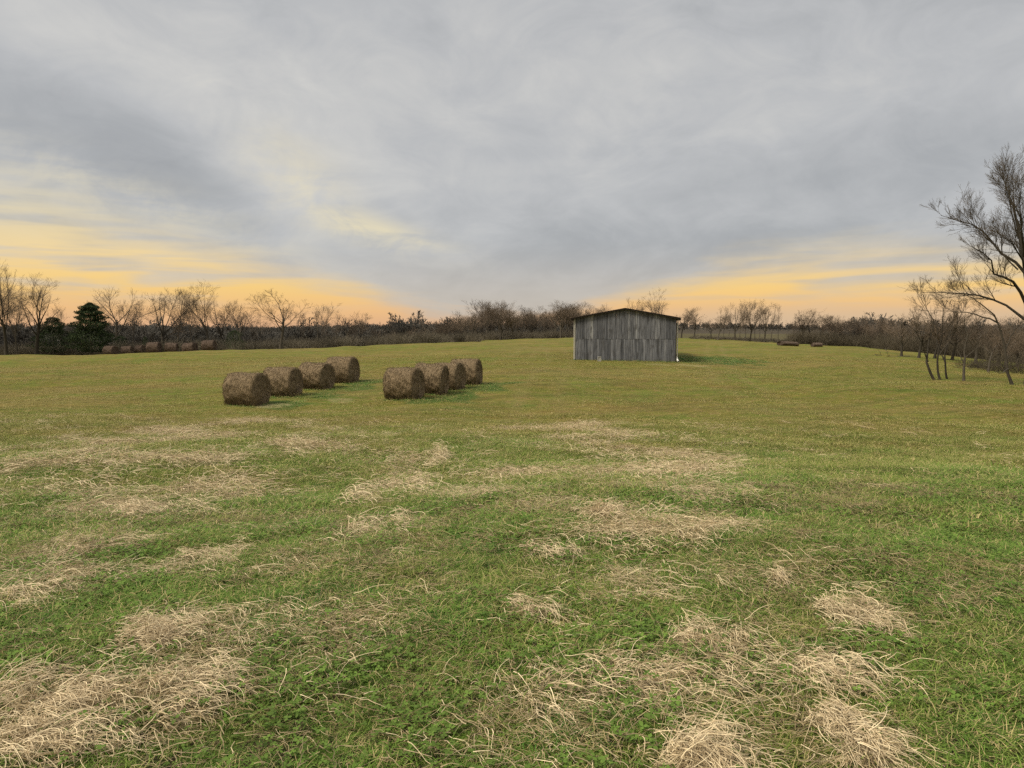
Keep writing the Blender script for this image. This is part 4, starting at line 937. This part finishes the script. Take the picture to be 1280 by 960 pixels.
# ------------------------------------------------------------------ brush and far woods (uncountable masses)
def brush_proto(name, seed, H, Wd, n, m, rad0=.012):
    r = np.random.default_rng(seed); a = r.uniform(0, 6.283, n); q_ = Wd * .5 * np.sqrt(r.random(n)); K = 5
    P = np.stack([q_ * np.cos(a), q_ * np.sin(a), r.uniform(-.1, H * .35, n)], -1); d = np.stack([np.cos(a) * .35, np.sin(a) * .35, np.ones(n)], -1) + r.normal(0, .45, (n, 3)); L = r.uniform(.35, .8, n) * H; pts = [P]
    for k in range(1, K):
        d = d + r.normal(0, .3, (n, 3)); d /= np.linalg.norm(d, axis=1, keepdims=True); pts.append(pts[-1] + d * (L / (K - 1))[:, None])
    P = np.stack(pts, 1); V, F = tubes(P, np.full((n, 1), rad0) * np.linspace(1.2, .4, K)[None] * r.uniform(.6, 1.5, (n, 1)), 3)
    return mesh_np(name, V, F, m, link=False)
def far_tree(seed):
    sp = [dict(len=.5, K=4, wob=.06, up=.0, t0=.3, tip=.5), dict(n=9, len=.95, K=4, wob=.15, up=.03, a0=20, a1=60, t0=.1, rr=.6), dict(n=8, len=.55, K=3, wob=.2, up=.03, a0=25, a1=60, t0=.05, rr=.6, min=.05), dict(n=6, len=.5, K=3, wob=.2, up=.02, a0=25, a1=60, t0=.05, min=.04)]
    lv = grow(seed, 9, sp, r0=.2); V, F = join([tubes(P, Rk, 3) for P, Rk in lv]); return mesh_np('far_wood_tree', V, F, M_wood, link=False)
FT = [far_tree(400 + s) for s in range(5)]
BR = [brush_proto('brush', 420 + s, 2.4, 2.6, 170, M_brush) for s in range(4)]
DB = [brush_proto('brush', 430 + s, 3.0, 3.4, 200, M_darkbrush, .010) for s in range(4)]
def sow(name, X, Y, scl, pr):
    n = len(X); P = np.stack([X, Y, ground(X, Y) - .1], -1); rot = np.stack([np.zeros(n), np.zeros(n), rng.uniform(0, 6.283, n)], -1)
    return scatter(name, P, rot, scl, rng.integers(0, len(pr), n), pr)
# far woods over the valley
n = 15000; Y = rng.uniform(175, 1250, n); S = rng.uniform(-1.0, 1.0, n)
k = ~((S > .13) & (S < .45) & (Y < 900)); k &= ~((S > -.12) & (S < .14) & (Y < 230)); k &= ~((S > -.08) & (S < .14) & (Y < 420) & (rng.random(n) < .6))
k &= rng.random(n) < np.clip(1.25 - Y / 1500, .3, 1)
sow('far_woods', (S * Y)[k], Y[k], (rng.uniform(.6, 1.45, n) * np.where(Y > 700, 1.05, .95))[k], FT)
# brown brush behind the left brow
n = 1500; S = rng.uniform(-.95, -.10, n); Y = rng.uniform(118, 165, n); sow('undergrowth', S * Y, Y, rng.uniform(.6, 1.25, n), BR)
# base of the central wood
n = 700; S = rng.uniform(-.17, .13, n); Y = np.where(S < -.05, rng.uniform(135, 190, n), rng.uniform(172, 228, n)); sow('undergrowth', S * Y, Y, rng.uniform(.6, 1.2, n), BR)
# thin scrub under the skyline row
n = 260; S = rng.uniform(.24, .40, n); Y = rng.uniform(150, 176, n); sow('undergrowth', S * Y, Y, rng.uniform(.25, .5, n), BR)
# dark thicket from the slumped hay to the right edge
n = 600; S = rng.uniform(.385, .54, n); Y = rng.uniform(128, 175, n); sow('undergrowth', S * Y, Y, rng.uniform(.45, 1.15, n), DB)
for k in range(16):
    put_tree(('spread%d', 'vase%d', 'slim%d')[k % 3] % (k % 4), rng.uniform(1022, 1150), rng.uniform(122, 150), rng.uniform(392, 404), 'low bare tree rising from the dark thicket on the right crest', 'bare trees in the thicket on the right crest', 1.1)
n = 430; S = rng.uniform(.50, .95, n); Y = 118 - (S - .50) * 160 + rng.uniform(0, 26, n); Y = np.maximum(Y, 72 + rng.uniform(0, 20, n)); sow('undergrowth', S * Y, Y, rng.uniform(.8, 1.35, n), DB)
n = 45; S = rng.uniform(.615, .90, n); Y = 60 + rng.exponential(7, n) + (.72 - S) * 40; sow('undergrowth', S * Y, Y, rng.uniform(.25, .8, n), DB)
# sky name for the record
print('objects', len(sc.objects))
